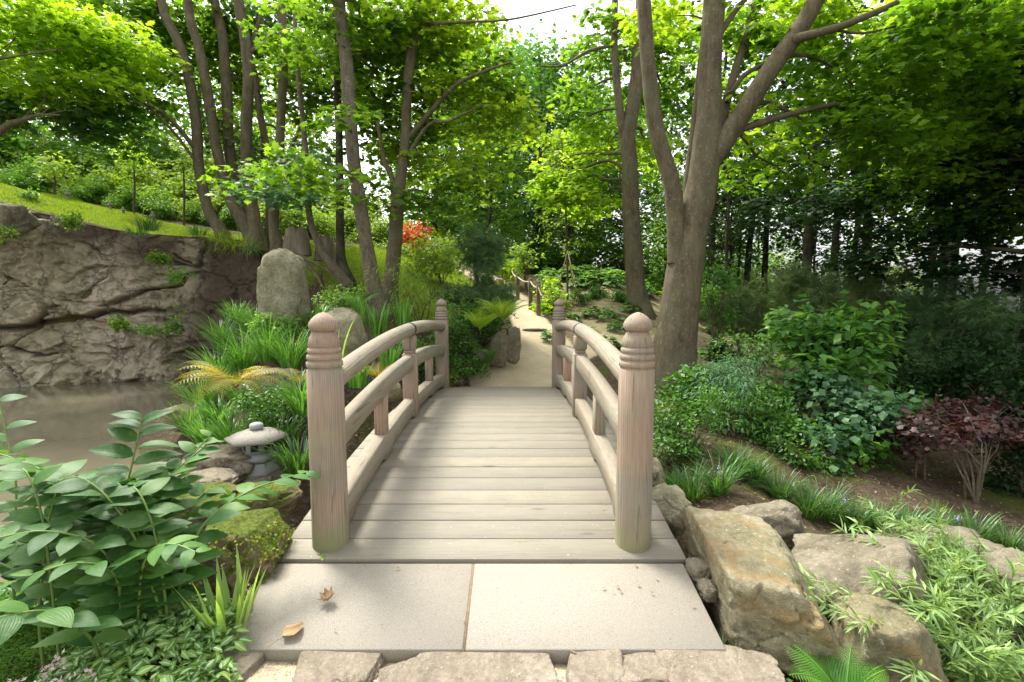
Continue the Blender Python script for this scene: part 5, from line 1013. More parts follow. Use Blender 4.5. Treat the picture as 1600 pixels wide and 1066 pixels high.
# creeper on the mossy boulder
def on_rock():
    rng = np.random.default_rng(15); o = [k for k in C.objects if k.name.startswith('boulder') and 'moss-capped' in k.get('label', '')][0]
    me = o.data; co = np.zeros(len(me.vertices) * 3, np.float32); me.vertices.foreach_get('co', co); co = co.reshape(-1, 3); no = unit(co - [0, 0, co[:, 2].mean()]); co = co + np.array(o.location)
    m = (no[:, 1] < .3) & (no[:, 2] < .75) & (no[:, 0] > -.75) & (fbm(co * 4, 2, 3) > -.45); idx = rng.choice(np.where(m)[0], 2600); P = co[idx] + no[idx] * rng.uniform(.0, .035, (2600, 1)) + rng.normal(size=(2600, 3)) * .008
    g = G(); place(g, T_HEART, P, rng.normal(size=(2600, 3)), no[idx] + rng.normal(size=(2600, 3)) * .5, .02 * rng.uniform(.5, 1.2, 2600), rng=rng)
    mt = leafmat('creeping_leaf', (.05, .10, .015), (.12, .17, .02), (.30, .30, .04), .3, .5, .3)
    tag(build('creeping_leaves', g, mt), 'tiny yellow-green creeping leaves clothing the moss-capped boulder', kind='stuff')
on_rock()
# ------------------------------------------------------------ plant label and fallen leaves
def plant_label():
    c = at(234, 962, 2.42); b = np.array([c[0], c[1], c[2] - .14]); root = empty('plant_label', b); tag(root, 'little black plant label with white handwriting on a stake among the leaves', 'plant label')
    mk = simplemat('label_black', (.010, .010, .012), (.016, .016, .018), 5, .4); mw = simplemat('label_white', (.7, .7, .68), (.8, .8, .78), 5, .6)
    g = G(); box(g, (c[0], c[1], c[2]), (.075, .004, .05), rz=.15, rx=-.6); build('plate', g, mk, root); g = G(); tube(g, [b + [0, .01, 0], c + [0, .006, 0]], .004, 5); build('stake', g, mk, root)
    g = G(); ca, sa = math.cos(.15), math.sin(.15)
    for row in (0, 1):
        pts = []; 
        for k in range(15):
            u = -.028 + .004 * k; v = .010 - .02 * row + .0045 * math.sin(k * 2.3 + row) + .0015 * (k % 3); lx, ly, lz = u, -.0035 , v
            y2 = ly * math.cos(-.6) - lz * math.sin(-.6); z2 = ly * math.sin(-.6) + lz * math.cos(-.6)
            y2 = ly * math.cos(.6) + lz * math.sin(.6) ; z2 = -ly * math.sin(.6) + lz * math.cos(.6)
            pts.append(c + [lx * ca - y2 * sa, lx * sa + y2 * ca, z2])
        tube(g, pts, .0009, 4)
    build('handwriting', g, mw, root)
plant_label()
def slabz(y): return -.035 - .134 * (2.995 - y)
def dead_leaf(label, px, py, size, mat, seed, curl=.5, T=T_MAPLE, rot=0.0, stem=True):
    down = (py - 533) / FPX; Y = 2.6
    for _ in range(6): c = at(px, py, Y); Y += (c[2] - slabz(Y)) * 1.2
    rng = np.random.default_rng(seed); V, Tt, Qq, uv = T; V = V.copy() * size; V[:, 2] = abs(V[:, 0]) * curl + (V[:, 1] - size * .5) ** 2 / size * curl + rng.random(len(V)) * size * .12
    V[:, 1] -= size * .5; ca, sa = math.cos(rot), math.sin(rot); V = V @ np.array([[ca, sa, 0], [-sa, ca, 0], [0, 0, 1]]); V += [c[0], Y, slabz(Y) + .003]
    g = G(); g.add(V, Tt, Qq, rnd=rng.random(len(V)), uv=uv); o = build('fallen_leaf', g, M[mat]); tag(o, label, 'leaf')
    if stem:
        g = G(); d = np.array([math.sin(rot), -math.cos(rot), 0]); b = np.array([c[0], Y, slabz(Y) + .006]); tube(g, [b + d * size * .4, b + d * size * .8 + [0, 0, .01], b + d * size * 1.2 + [0, 0, .004]], .0018, 4); build('petiole', g, M['dry'], o)
dead_leaf('curled tan dead leaf lying on the left granite slab', 508, 942, .085, 'dry', 3, 1.0, rot=2.2, stem=False)
dead_leaf('flat pinkish-brown dead leaf with long stalk at the slab corner', 458, 988, .12, 'dry', 4, .15, T=T_ROUND, rot=-.5)
g = G(); b = at(503, 855, 3.02); rg = np.random.default_rng(2); place(g, T_SIMPLE, np.array([[b[0], 3.02, -.028], [b[0] + .02, 3.01, -.027], [b[0] - .02, 3.03, -.027]]), rg.normal(size=(3, 3)) * [1, 1, .1], np.tile([0, 0, 1.0], (3, 1)), .045, rng=rg)
tag(build('seed_wing', g, M['yell']), 'tiny yellow-green winged seed at the foot of the near left post', 'seed')

# ------------------------------------------------------------ right foreground
def willow(label, bases, seed, n=10, spread=(.5, .45), L=.11, aim=(-.6, .1)):
    rng = np.random.default_rng(seed); px, py, Y = bases; c = at(px, py, Y); b = np.array([c[0], Y, Hs(c[0], Y)]); gs, gl = G(), G()
    for k in range(n):
        q = b + np.array([rng.uniform(-.15, .15), rng.uniform(-.15, .15), 0]); tip = b + np.array([rng.uniform(-1, 1) * spread[0] + aim[0] * spread[0], rng.uniform(-1, 1) * spread[1] + aim[1], rng.uniform(.28, .62)])
        m = (q + tip) / 2 + [0, 0, .14]; arch_stem(gs, gl, [q, m, tip], T_LANCE, L, rng, 13, r=.004, start=.3, whorl=4)
    root = empty('willow_leaved_plant', b); tag(root, label, 'plant', 'feathery narrow-leaved plants at the lower right'); build('stems', gs, M['stem'], root); build('leaves', gl, M['willow'], root)
willow('narrow-leaved plant at the photo\'s lower right corner', (1590, 1075, 2.3), 1, 14)
willow('narrow-leaved plant leaning left across the grey-tan boulder', (1500, 1000, 2.65), 2, 16)
willow('narrow-leaved plant hanging over the sandy square boulder', (1480, 1080, 2.35), 3, 12)
willow('narrow-leaved plant at the right edge in front of the tan rock', (1600, 970, 2.9), 4, 13)
willow('palest narrow-leaved plant nearest the liriope row', (1395, 850, 3.7), 5, 8, (.22, .2), .085, (0, 0))
willow('narrow-leaved plant standing behind the others beside the long low rock', (1500, 900, 3.3), 6, 13, (.45, .35), .10, (-.3, 0))
willow('narrow-leaved plant spilling between the two largest boulders', (1420, 980, 2.75), 7, 9, (.35, .3), .10, (-.3, 0))
fern('fern', 'bright green fern between the big ochre boulder and the sandy one', 1322, 1066, 2.16, .34, 12, 'fern', 51, .6, .9, wide=.34, npin=26, z=-.28)
for k, (px, py, Y, s, fl) in enumerate([(1082, 772, 4.75, .34, 0), (1122, 784, 4.7, .36, 2), (1150, 762, 5.1, .32, 0), (1178, 768, 5.0, .28, 0), (1218, 792, 4.75, .28, 0), (1262, 812, 4.5, .34, 0), (1292, 806, 4.6, .36, 2), (1336, 812, 4.5, .30, 0), (1372, 818, 4.5, .34, 0), (1418, 826, 4.4, .36, 3), (1460, 822, 4.5, .28, 1), (1520, 842, 4.4, .32, 0), (1575, 860, 4.3, .3, 0), (1055, 750, 5.1, .3, 0)]):
    lab = ['first liriope tuft beside the deck, without flowers', 'liriope tuft with the lilac flower spike near the deck', 'liriope tuft behind the gap between the first three', 'smaller liriope tuft overlapping the third', 'short liriope tuft alone on the mossy strip', 'liriope tuft above the broad grey-tan boulder', 'fullest liriope tuft with a faint lilac spike mid-row', 'low liriope tuft right of the fullest one', 'liriope tuft behind the palest narrow-leaved plant', 'liriope tuft with lilac flowers above the long low rock', 'thin liriope tuft with lilac blossoms under the purple maple', 'liriope tuft at the foot of the purple maple stems', 'last liriope tuft of the row at the right edge', 'dark liriope tuft tucked under the azalea by the railing post'][k]
    clump('liriope', lab, 'grass-like plant', px, py, Y, s * 1.22, 150, 'lily', 100 + k, wd=.011, spread=.08, lean=.45, curl=1.35, group='row of liriope tufts on the right bank', flowers=min(fl, 1))
clump('iris_shoot', 'short broad green blades sprouting before the lichen-spotted rock', 'plant', 1192, 842, 3.45, .16, 9, 'iris', 130, wd=.02, spread=.04, lean=.2, curl=.5, z=-.2)
clump('curved_blade', 'single long pale blade arching over the small dark stone', 'plant', 1150, 812, 3.9, .3, 2, 'irislit', 131, wd=.02, spread=.02, lean=.3, curl=1.6)
for k, (px, py, Y) in enumerate([(1130, 960, 2.55), (1150, 985, 2.42), (1165, 1015, 2.3), (1185, 1040, 2.2), (1215, 1052, 2.15), (1140, 1000, 2.36)]):
    clump('grass_tuft', 'small dark grass tuft in the gap between slab and big boulder', 'grass tuft', px, py, Y, .10, 60, 'lily', 140 + k, wd=.005, spread=.05, lean=.5, curl=1.2, group='grass tufts between slab and big boulder', seg=4)

# ------------------------------------------------------------ right bank shrubs
P_ = pshrub
P_('azalea', 'low azalea mound pressed against the right railing post', 'shrub', 1085, 672, 5.6, 150, 120, T_SIMPLE, .042, 'azalea', 1, n=230, nl=16, R=.09, tilt=.6)
P_('azalea', 'brighter low azalea in the middle of the brown slope', 'shrub', 1232, 706, 6.0, 84, 84, T_SIMPLE, .042, 'azalea', 2, n=110, nl=16, R=.09)
P_('azalea', 'small azalea right of the brighter one on the brown slope', 'shrub', 1288, 728, 5.9, 56, 60, T_SIMPLE, .038, 'azalea', 3, n=70, nl=14, R=.08)
P_('azalea', 'dark azalea behind and above the brighter pair', 'shrub', 1190, 660, 6.6, 120, 90, T_SIMPLE, .045, 'azalea', 4, n=180, nl=15, R=.1)
P_('laceleaf_maple', 'feathery green laceleaf maple in front of the massive maple', 'shrub', 1150, 588, 6.8, 190, 80, T_LANCE, .075, 'maple_blue', 5, n=150, nl=34, R=.16, flat=.25, tilt=.4)
P_('laceleaf_maple', 'lower tier of feathery maple with bare pale stems beneath', 'shrub', 1140, 640, 6.2, 130, 70, T_LANCE, .07, 'deep', 6, n=90, nl=30, R=.14, flat=.3)
P_('guelder_shrub', 'tall leafy shrub with rounded leaves in the centre of the right bank', 'shrub', 1330, 625, 6.6, 190, 160, T_HEART, .085, 'maple_blue', 7, n=200, nl=20, R=.17, tilt=.6)
P_('guelder_shrub', 'long-leaved arching shrub above the rounded-leaved one', 'shrub', 1300, 535, 7.8, 210, 140, T_SIMPLE, .13, 'deep', 8, n=200, nl=18, R=.2, tilt=.5)
P_('guelder_shrub', 'dark lower skirt of rounded leaves touching the brown slope', 'shrub', 1350, 700, 6.2, 120, 60, T_HEART, .08, 'azalea', 9, n=80, nl=14, R=.15)
P_('guelder_shrub', 'sprawling dark shrub between the laceleaf and the rounded-leaved shrub', 'shrub', 1225, 600, 7.2, 110, 90, T_HEART, .07, 'azalea', 10, n=110, nl=16, R=.15)
P_('bushy_pine', 'soft yellowish bushy pine behind the massive maple', 'pine', 1160, 480, 12.0, 110, 90, T_NEED, .20, 'pine_l', 11, n=110, nl=14, R=.18)
P_('bushy_pine', 'taller soft pine in the middle distance right of the first', 'pine', 1262, 470, 12.0, 110, 110, T_NEED, .20, 'pine_l', 12, n=120, nl=14, R=.2)
P_('bushy_pine', 'dark pine under the black-stemmed trees', 'pine', 1475, 500, 9.5, 130, 110, T_NEED, .15, 'pine', 13, n=160, nl=26, R=.18)
P_('bushy_pine', 'pale pine shoot cluster beyond the long-leaved shrub', 'pine', 1365, 455, 11.0, 80, 80, T_NEED, .18, 'pine_l', 14, n=80, nl=24, R=.18)
P_('fine_bush', 'light bush with open twigs between the two bushy pines', 'shrub', 1120, 455, 11.5, 70, 120, T_SIMPLE, .09, 'deep', 15, n=70, nl=16, R=.2)
P_('low_shrub', 'low leafy filler shrub between laceleaf maple and right post', 'shrub', 1075, 610, 7.0, 110, 60, T_HEART, .06, 'azalea', 26, n=120, nl=15, R=.12)
P_('low_shrub', 'leafy shrub under the long-leaved arching one', 'shrub', 1240, 650, 6.8, 110, 70, T_HEART, .065, 'deep', 27, n=110, nl=15, R=.14)
P_('low_shrub', 'dark leafy shrub left of the purple maple seedling', 'shrub', 1400, 650, 7.0, 110, 80, T_HEART, .065, 'deep', 28, n=110, nl=15, R=.14)
P_('dark_bush', 'small dark conical bush standing on the sandy patch', 'shrub', 1128, 545, 10.5, 46, 60, T_SIMPLE, .06, 'shade', 16, n=90, nl=20, R=.12)
P_('fine_bush', 'fine twiggy bush over the sandy patch', 'shrub', 1185, 545, 8.8, 110, 60, T_SIMPLE, .06, 'deep', 17, n=80, nl=14, R=.16)
P_('dark_bush', 'heavily shaded bush at the right edge above the purple maple', 'shrub', 1560, 600, 7.6, 190, 130, T_SIMPLE, .07, 'shade', 18, n=260, nl=18, R=.18)
P_('dark_bush', 'shadowy bush right of the purple maple at the lower right edge', 'shrub', 1610, 720, 5.9, 130, 170, T_SIMPLE, .06, 'shade', 19, n=200, nl=18, R=.15)
P_('dark_bush', 'dim bush under the dark pine behind the purple maple', 'shrub', 1420, 590, 8.4, 130, 90, T_SIMPLE, .07, 'shade', 20, n=160, nl=18, R=.17)
P_('dark_bush', 'low bush in the hollow right of the black-stemmed trunks', 'shrub', 1520, 540, 9.5, 150, 90, T_SIMPLE, .07, 'shade', 25, n=160, nl=18, R=.17)
shrub('purple_maple', 'purple-leaved dwarf maple on bare forked stems at the right', 'shrub', at(1505, 662, 5.8), .85, .6, .30, T_MAPLES, .045, 'red', 21, n=110, nl=24, R=.17, stems=9, tilt=.4, flat=.2, base=(*at(1520, 800, 5.6)[:2], Hs(*at(1520, 800, 5.6)[:2])), bark='bark2')
shrub('purple_maple', 'small purple maple seedling trailing left of the larger one', 'shrub', at(1425, 680, 6.0), .3, .3, .16, T_MAPLES, .042, 'red', 22, n=36, nl=18, R=.13, stems=3, base=(*at(1440, 740, 5.9)[:2], Hs(*at(1440, 740, 5.9)[:2])))
fern('fern', 'yellow-green fern at the foot of the massive maple', 1065, 640, 6.9, .5, 9, 'fern_y', 52, .8, .9)
fern('fern', 'fern between the laceleaf maple and the dark azalea', 1190, 640, 6.9, .45, 8, 'fern_y', 53, .7, .9)
# ------------------------------------------------------------ left bank
lb = [(318, 640, 7.4, .7, 'arching blade clump lowest on the bank by the pond'), (345, 600, 7.9, .75, 'fullest arching blade clump above the yellow fern'), (382, 575, 8.0, .75, 'arching blade clump left of the standing stone foot'), (350, 545, 8.8, .7, 'blade clump highest against the brown cliff soil'), (420, 560, 7.6, .7, 'arching blade clump right under the standing stone'),
      (455, 570, 7.2, .65, 'blade clump between standing stone and near left post'), (400, 520, 8.9, .6, 'blade clump peeping out left of the standing stone'), (440, 700, 5.9, .5, 'dark blade clump behind the lantern roof'), (466, 735, 5.3, .5, 'fine blade clump between lantern and near left post'), (300, 670, 7.0, .45, 'small blade clump drooping over the water'), (494, 520, 8.4, .6, 'blade clump right of the standing stone'), (385, 630, 6.9, .5, 'blade clump behind the yellow fern'), (475, 640, 6.0, .55, 'blade clump half hidden by the near left post'), (370, 505, 9.4, .5, 'wispy blade clump on the cliff soil edge'), (322, 690, 6.3, .42, 'low blade clump between sandy rock and the flat grey rock'), (362, 690, 6.0, .42, 'blade clump just behind the flat rock left of the lantern'), (345, 660, 6.6, .45, 'blade clump beneath the yellow fern fronds'), (412, 655, 6.6, .4, 'blade clump between the split mossy rock and the dense shrub')]
for k, (px, py, Y, L, lab) in enumerate(lb):
    clump('daylily_clump', lab, 'plant', px, py + 6, Y, L * 1.15, 170, 'lily' if k in (7, 8, 3) else 'iris', 200 + k, wd=.016, spread=.13, lean=.4, curl=1.35, group='arching blade clumps on the left bank', z=at(px, py, Y)[2] - .05)
for k, (px, py, Y, L, lab) in enumerate([(590, 520, 7.6, .55, 'upright iris clump right of the egg-shaped boulder'), (630, 510, 8.2, .55, 'upright iris clump behind the arch of the left handrail'), (566, 505, 8.6, .5, 'upright iris clump above the egg-shaped boulder'), (608, 575, 6.9, .5, 'iris clump seen between the left rails'), (560, 600, 6.4, .4, 'iris clump low between post and middle rail')]):
    clump('iris_clump', lab, 'iris', px, py, Y, L, 46, 'iris', 230 + k, wd=.028, spread=.12, lean=.2, curl=.55, group='upright irises behind the left railing', z=at(px, py, Y)[2] - .04)
clump('reed', 'tall slender grass stem arching over beside the near left post', 'grass', 528, 620, 6.6, 1.3, 4, 'irislit', 240, wd=.03, spread=.05, lean=.08, curl=1.0, seg=9, z=.2)
fern('fern', 'large yellow-tipped fern hanging above the lantern', 368, 600, 6.1, .78, 18, 'fern_y', 54, .7, 1.7, z=at(368, 606, 6.1)[2], wide=.28, az=np.random.default_rng(1).uniform(-3.3, .3, 18))
fern('fern', 'small orange fern behind the near left post', 470, 600, 6.7, .4, 7, 'fern_y', 55, .7, .9, z=at(470, 600, 6.7)[2])
fern('fern', 'orange fern seen between the left rails', 590, 585, 6.6, .4, 9, 'fern_y', 56, .8, .9, z=at(590, 590, 6.6)[2])
fern('fern', 'green fern on the bank under the flaking maple', 560, 470, 9.0, .5, 8, 'fern', 57, .7, .9, z=at(560, 480, 9)[2])
P_('low_shrub', 'dense dark small-leaved shrub right of the yellow fern', 'shrub', 432, 650, 6.2, 130, 70, T_SIMPLE, .04, 'azalea', 31, n=260, nl=15, R=.09)
P_('low_shrub', 'leafy shrub with pale bells at the foot of the standing stone', 'shrub', 428, 505, 8.0, 60, 50, T_SIMPLE, .06, 'mid', 32, n=70, nl=12, R=.1)
P_('bamboo_shrub', 'light airy bamboo-like shrub left of the far left post', 'shrub', 655, 450, 10.3, 130, 84, T_LANCE, .09, 'yell', 33, n=130, nl=22, R=.2, tilt=.5)
P_('azalea', 'sunlit yellow-green azalea bank below the orange maple', 'shrub', 690, 405, 14.0, 150, 80, T_SIMPLE, .085, 'yell', 34, n=240, nl=18, R=.2)
P_('azalea', 'yellow-green bush behind the stout flaking maple', 'shrub', 600, 395, 18.0, 130, 60, T_SIMPLE, .1, 'yell', 35, n=150, nl=18, R=.25)
P_('low_shrub', 'dark shrub filling the corner behind the far left post', 'shrub', 712, 520, 9.3, 90, 90, T_SIMPLE, .05, 'azalea', 36, n=220, nl=16, R=.12)
P_('low_shrub', 'broad dark shrub beside the fern left of the path', 'shrub', 752, 500, 10.0, 100, 90, T_SIMPLE, .055, 'azalea', 37, n=220, nl=16, R=.13)
P_('low_shrub', 'small pink-flecked shrub at the deck end', 'shrub', 730, 575, 9.1, 60, 40, T_SIMPLE, .04, 'azalea', 38, n=90, nl=14, R=.09)
P_('low_shrub', 'shrub seen through the left rails beyond the irises', 'shrub', 660, 560, 8.6, 100, 90, T_SIMPLE, .05, 'azalea', 39, n=170, nl=16, R=.12)
P_('low_shrub', 'fresh green bush against the far left post foot', 'shrub', 706, 585, 8.7, 24, 36, T_SIMPLE, .04, 'yell', 40, n=40, nl=12, R=.07)
P_('low_shrub', 'pale mixed shrub between the flaking and the forked maple', 'shrub', 545, 470, 9.6, 90, 40, T_SIMPLE, .05, 'mid', 47, n=110, nl=14, R=.12)
fern('fern', 'lush yellow-green fern spilling over the path-edge slab stones', 785, 490, 9.2, .70, 16, 'fern_l', 58, .6, 1.1, z=at(785, 500, 9.2)[2], wide=.28)
fern('fern', 'second fern left of the lush one beside the path', 750, 505, 9.0, .6, 13, 'fern_l', 59, .6, 1.0, z=at(750, 515, 9.0)[2])
fern('fern', 'upright fern blades over the dark shrub by the path', 765, 560, 9.2, .42, 7, 'fern', 60, .3, .5, z=at(765, 570, 9.2)[2])
# young pine, orange maple, staked sapling
pr = shrub('young_pine', 'soft blue-green young pine with dark trunk left of the path', 'pine', at(752, 400, 11.0), .55, .55, .62, T_NEED, .19, 'pine', 61, n=95, nl=11, R=.17, stems=2, base=(*at(745, 480, 11)[:2], at(745, 485, 11)[2]))
g = G(); b = WL[pr.name]; tube(g, [b, b + [.02, 0, .5], b + [-.02, 0, 1.0], b + [.05, 0, 1.5]], [.05, .04, .03, .01], 8, step=.1); build('trunk', g, M['barkd'], pr, smooth=True)
P_('dwarf_pine', 'low spreading pine branch at the foot of the young pine', 'pine', 735, 452, 11.0, 110, 50, T_NEED, .13, 'pine', 62, n=100, nl=26, R=.16)
P_('dwarf_pine', 'low pine tuft beside the path right of the young pine', 'pine', 780, 468, 11.4, 60, 40, T_NEED, .12, 'pine', 63, n=50, nl=24, R=.15)
shrub('orange_maple', 'small orange-red maple glowing behind the forked maple', 'small tree', at(657, 362, 14.5), .55, .5, .36, T_MAPLES, .085, 'orange', 64, n=52, nl=20, R=.2, stems=6, tilt=.5, flat=.2, base=at(655, 425, 14.5), bark='bark2')
def sapling():
    b = at(887, 470, 14.2); rng = np.random.default_rng(9); root = empty('young_tree', b); tag(root, 'young yellow-green tree tied to slanting stakes on the mulched mound', 'young tree')
    g = G(); P = [b - [0, 0, .1], at(886, 400, 14.2), at(884, 330, 14.2), at(880, 260, 14.2), at(878, 215, 14.2)]; tube(g, P, [.032, .03, .022, .014, .006], 8, step=.2); build('trunk', g, M['twig'], root, smooth=True)
    gl, gb = G(), G(); C0 = []
    for k in range(34):
        t = rng.random(); h = P[1] * (1 - t) + P[4] * t; h = np.array([P[1][0] * (1 - t) + P[4][0] * t, h[1], h[2]]); a = rng.uniform(0, 6.283); L = (.25 + 1.0 * math.sin(math.pi * (.15 + .8 * t))) * rng.uniform(.5, 1); q = h + np.array([math.cos(a) * L, math.sin(a) * L, .12 * L]); branch_to(gb, h, q, .012, rng, .003, 4); C0 += [q, (q * 2 + h) / 3]
    spray(gl, T_OVALS, np.array(C0), .22, 15, .12, rng, .4, .3, flat=.25); build('branches', gb, M['twig'], root); build('leaves', gl, M['yell'], root)
    for k, (px, py, Y) in enumerate([(907, 488, 13.6), (868, 470, 14.6), (898, 455, 15.0)]):
        q = at(px, py, Y); q[2] = Hs(q[0], Y) - .05; g = G(); tube(g, [q, at(887, 392, 14.15)], .016, 7, cap=True); s_ = build('tree_stake', g, M['bamboo'], smooth=True); tag(s_, ['longest slanting stake in front of the young tree', 'stake leaning in from the left of the young tree', 'stake behind the young tree'][k], 'stake', 'stakes propping the young tree')
sapling()
for k, (px, Y, top, lab) in enumerate([(809, 14.8, 428, 'farthest wooden rope-fence post'), (829, 13.8, 435, 'middle wooden rope-fence post'), (841.5, 13.2, 444, 'nearest wooden rope-fence post')]):
    t = at(px, top, Y); z0 = Hs(t[0], Y); g = G(); lathe(g, [(.055, z0 - .2), (.055, t[2] - .02), (.045, t[2]), (.01, t[2] + .004)], (t[0], Y, 0), 12); tag(build('fence_post', g, M['stump'], smooth=False), lab + ' beside the path', 'fence post', 'rope fence posts beside the path')
g = G(); pts = []
A = [at(800, 424, 15.3), at(809, 433, 14.75), at(829, 440, 13.75), at(841.5, 449, 13.15), at(848, 462, 12.9)]
for a, b in zip(A[:-1], A[1:]):
    for t in np.linspace(0, 1, 8)[:-1]: pts.append(a * (1 - t) + b * t - [0, 0, .06 * math.sin(math.pi * t)])
tube(g, pts + [A[-1]], .018, 8); tag(build('fence_rope', g, M['rope'], smooth=True), 'pale sagging rope slung between the three fence posts', 'rope')
# hosta mound and single hostas
def hosta(label, px, py, Y, r, n, seed, leaf='hosta_far', group='small hostas on the mulched slope', size=.13):
    rng = np.random.default_rng(seed); c = at(px, py, Y); b = np.array([c[0], Y, Hs(c[0], Y)]); a = rng.uniform(0, 6.283, n); q = rng.random(n) ** .6
    P = b + np.stack([np.cos(a) * q * r * .6, np.sin(a) * q * r * .6, r * .75 * (1 - q * .7)], 1); d = np.stack([np.cos(a), np.sin(a), .35 - q * .7], 1); nr = np.stack([np.cos(a) * .5, np.sin(a) * .5, 1 + 0 * a], 1) + rng.normal(size=(n, 3)) * .2
    g = G(); place(g, T_ROUND, P, d, nr, size * rng.uniform(.7, 1.2, n), rng=rng); tag(build('hosta', g, M[leaf], smooth=True), label, 'hosta', group)
hs_ = [(950, 560, 10.5, 'hosta seen through the right rails'), (918, 540, 11.2, 'pale-edged hosta nearest the far right post'), (965, 522, 11.6, 'darker hosta behind the near right finial'), (890, 505, 12.4, 'small hosta at the foot of the longest stake'), (925, 495, 12.6, 'small hosta halfway up the mulched slope'), (948, 500, 12.3, 'bright hosta beside the small halfway one'), (862, 530, 11.4, 'tuft of hosta just left of the far right post'), (985, 505, 12.8, 'hosta in front of the slender straight maple foot'), (1105, 520, 10.8, 'hosta just right of the massive maple')]
for k, (px, py, Y, lab) in enumerate(hs_): hosta(lab, px, py, Y, .32, 70, 300 + k, size=.15)
rg = np.random.default_rng(31)
for k in range(46):
    px = rg.uniform(852, 1010); f = rg.random(); Y = 15.2 + 3.2 * f; py = 468 - 36 * f
    hosta('lush dark-green hosta massed on top of the mound behind the young tree', px, py, Y, .42, 70, 350 + k, 'hosta_far' if k % 3 else 'mid', 'hostas massed on the mound', .19)
for k, (px, py, Y, rx, lab) in enumerate([(905, 478, 13.9, .3, 'low cushion shrub left on the mulched slope'), (935, 470, 14.2, .32, 'middle low cushion shrub on the mulched slope'), (968, 478, 13.8, .34, 'low cushion shrub beside the slender straight maple'), (1115, 470, 13.5, .4, 'cushion shrub right of the massive maple trunk')]):
    c = at(px, py, Y); shrub('cushion_shrub', lab, 'shrub', (c[0], Y, Hs(c[0], Y) + .12), rx, rx, .18, T_SIMPLE, .06, 'azalea', 400 + k, n=80, nl=14, R=.1, group='cushion shrubs on the mulched slope')
P_('leafy_bush', 'bright leafy bush in front of the rope fence end', 'shrub', 862, 462, 13.6, 56, 60, T_SIMPLE, .11, 'maple_lit', 71, n=90, nl=16, R=.18)
P_('leafy_bush', 'open rhododendron bush behind the farthest fence post', 'shrub', 822, 400, 15.8, 40, 60, T_OVALS, .12, 'yell', 72, n=30, nl=14, R=.16)
P_('leafy_bush', 'fresh green bush left of the rope fence', 'shrub', 790, 405, 16.5, 44, 60, T_SIMPLE, .09, 'maple_lit', 73, n=80, nl=16, R=.18)
P_('golden_shrub', 'small golden shrub under the young pine branches', 'shrub', 772, 452, 14.0, 34, 16, T_SIMPLE, .06, 'fern_y', 74, n=40, nl=14, R=.12)
# ------------------------------------------------------------ lawn, cliff-top planting
def lawn_grass():
    rng = np.random.default_rng(8); n = 330000; x = np.concatenate([rng.uniform(-20, -4.2, n), rng.uniform(-5, -.5, n // 4)]); y = np.concatenate([rng.uniform(12, 21, n), rng.uniform(10.6, 18, n // 4)])
    m = (lawnmask(x, y) > rng.uniform(.3, .7, len(x))) & (pathmask(x, y) < .3); x, y = x[m], y[m]; n = len(x); z = H(x, y); g = G()
    blades(g, np.stack([x, y, z], 1), rng.uniform(0, 6.283, n), .07, .014, .35, .6, rng, seg=1); tag(build('lawn_grass', g, M['grass']), 'short mown sunlit grass on the lawn above the cliff', kind='stuff')
lawn_grass()
def hang(label, px, py, Y, n, L, seed, leaf='lily', up=False):
    clump('cliff_grass', label, 'grass tuft', px, py, Y, L, n, leaf, seed, wd=.014, spread=.22, lean=.5 if up else 1.2, curl=1.6, z=at(px, py, Y)[2], group='grass tufts on the cliff')
for k, (px, py, Y, n, L, lab, lf) in enumerate([(345, 378, 14.0, 120, .6, 'yellowish grass hanging over the cliff rim right of its centre', 'grass'), (372, 385, 13.6, 120, .7, 'longest hanging straw-green grass below the tree clump', 'grass'), (392, 392, 13.2, 80, .5, 'hanging grass tuft nearest the standing stone', 'lily'), (232, 360, 13.6, 140, .5, 'bushy tuft on the cliff rim', 'lily'), (215, 368, 13.5, 80, .4, 'small tuft left of the bushy one on the rim', 'iris'), (308, 368, 13.9, 90, .4, 'thin rim tuft under the leftmost leaning trunk', 'iris')]):
    hang(lab, px, py, Y - .35, n, L, 500 + k, lf, k > 2)
for k, (px, py, Y, w_, h_, lab) in enumerate([(112, 344, 12.9, 46, 36, 'leafy shrublet growing on the cliff rim at the left'), (275, 430, 13.2, 34, 30, 'green leafy plant rooted halfway up the cliff'), (190, 502, 12.8, 22, 24, 'small tuft clinging to a ledge of the pale rock'), (238, 515, 12.9, 34, 10, 'row of tiny plants on the lower cliff ledge'), (345, 560, 11.6, 30, 24, 'little plants at the cliff foot by the water'), (278, 512, 13.0, 22, 40, 'climbing plant on the dark soil face'), (12, 365, 12.0, 26, 40, 'green plant by the dark rock block'), (40, 310, 15.0, 50, 18, 'dark low bush at the left end of the lawn'), (250, 400, 13.1, 60, 26, 'trailing greenery under the cliff rim')]):
    c = at(px, py, Y - .45); shrub('cliff_plant', lab, 'plant', c, w_ / 2 * mpp(Y), .22, h_ / 2 * mpp(Y), T_SIMPLE, .07, 'mid' if k % 2 else 'maple', 520 + k, n=30, nl=12, R=.12, base=c - [0, -.2, .1], stems=3)
for k, (px, py, w_, h_, lab) in enumerate([(192, 296, 26, 40, 'clipped round conifer in two tiers on the lawn edge'), (240, 300, 34, 44, 'wider clipped conifer right of the two-tiered one'), (222, 318, 26, 26, 'low clipped cushion between the two conifers')]):
    P_('clipped_conifer', lab, 'conifer', px, py, 18.3, w_, h_, T_SIMPLE, .07, 'maple_lit', 540 + k, n=120, nl=18, R=.14)
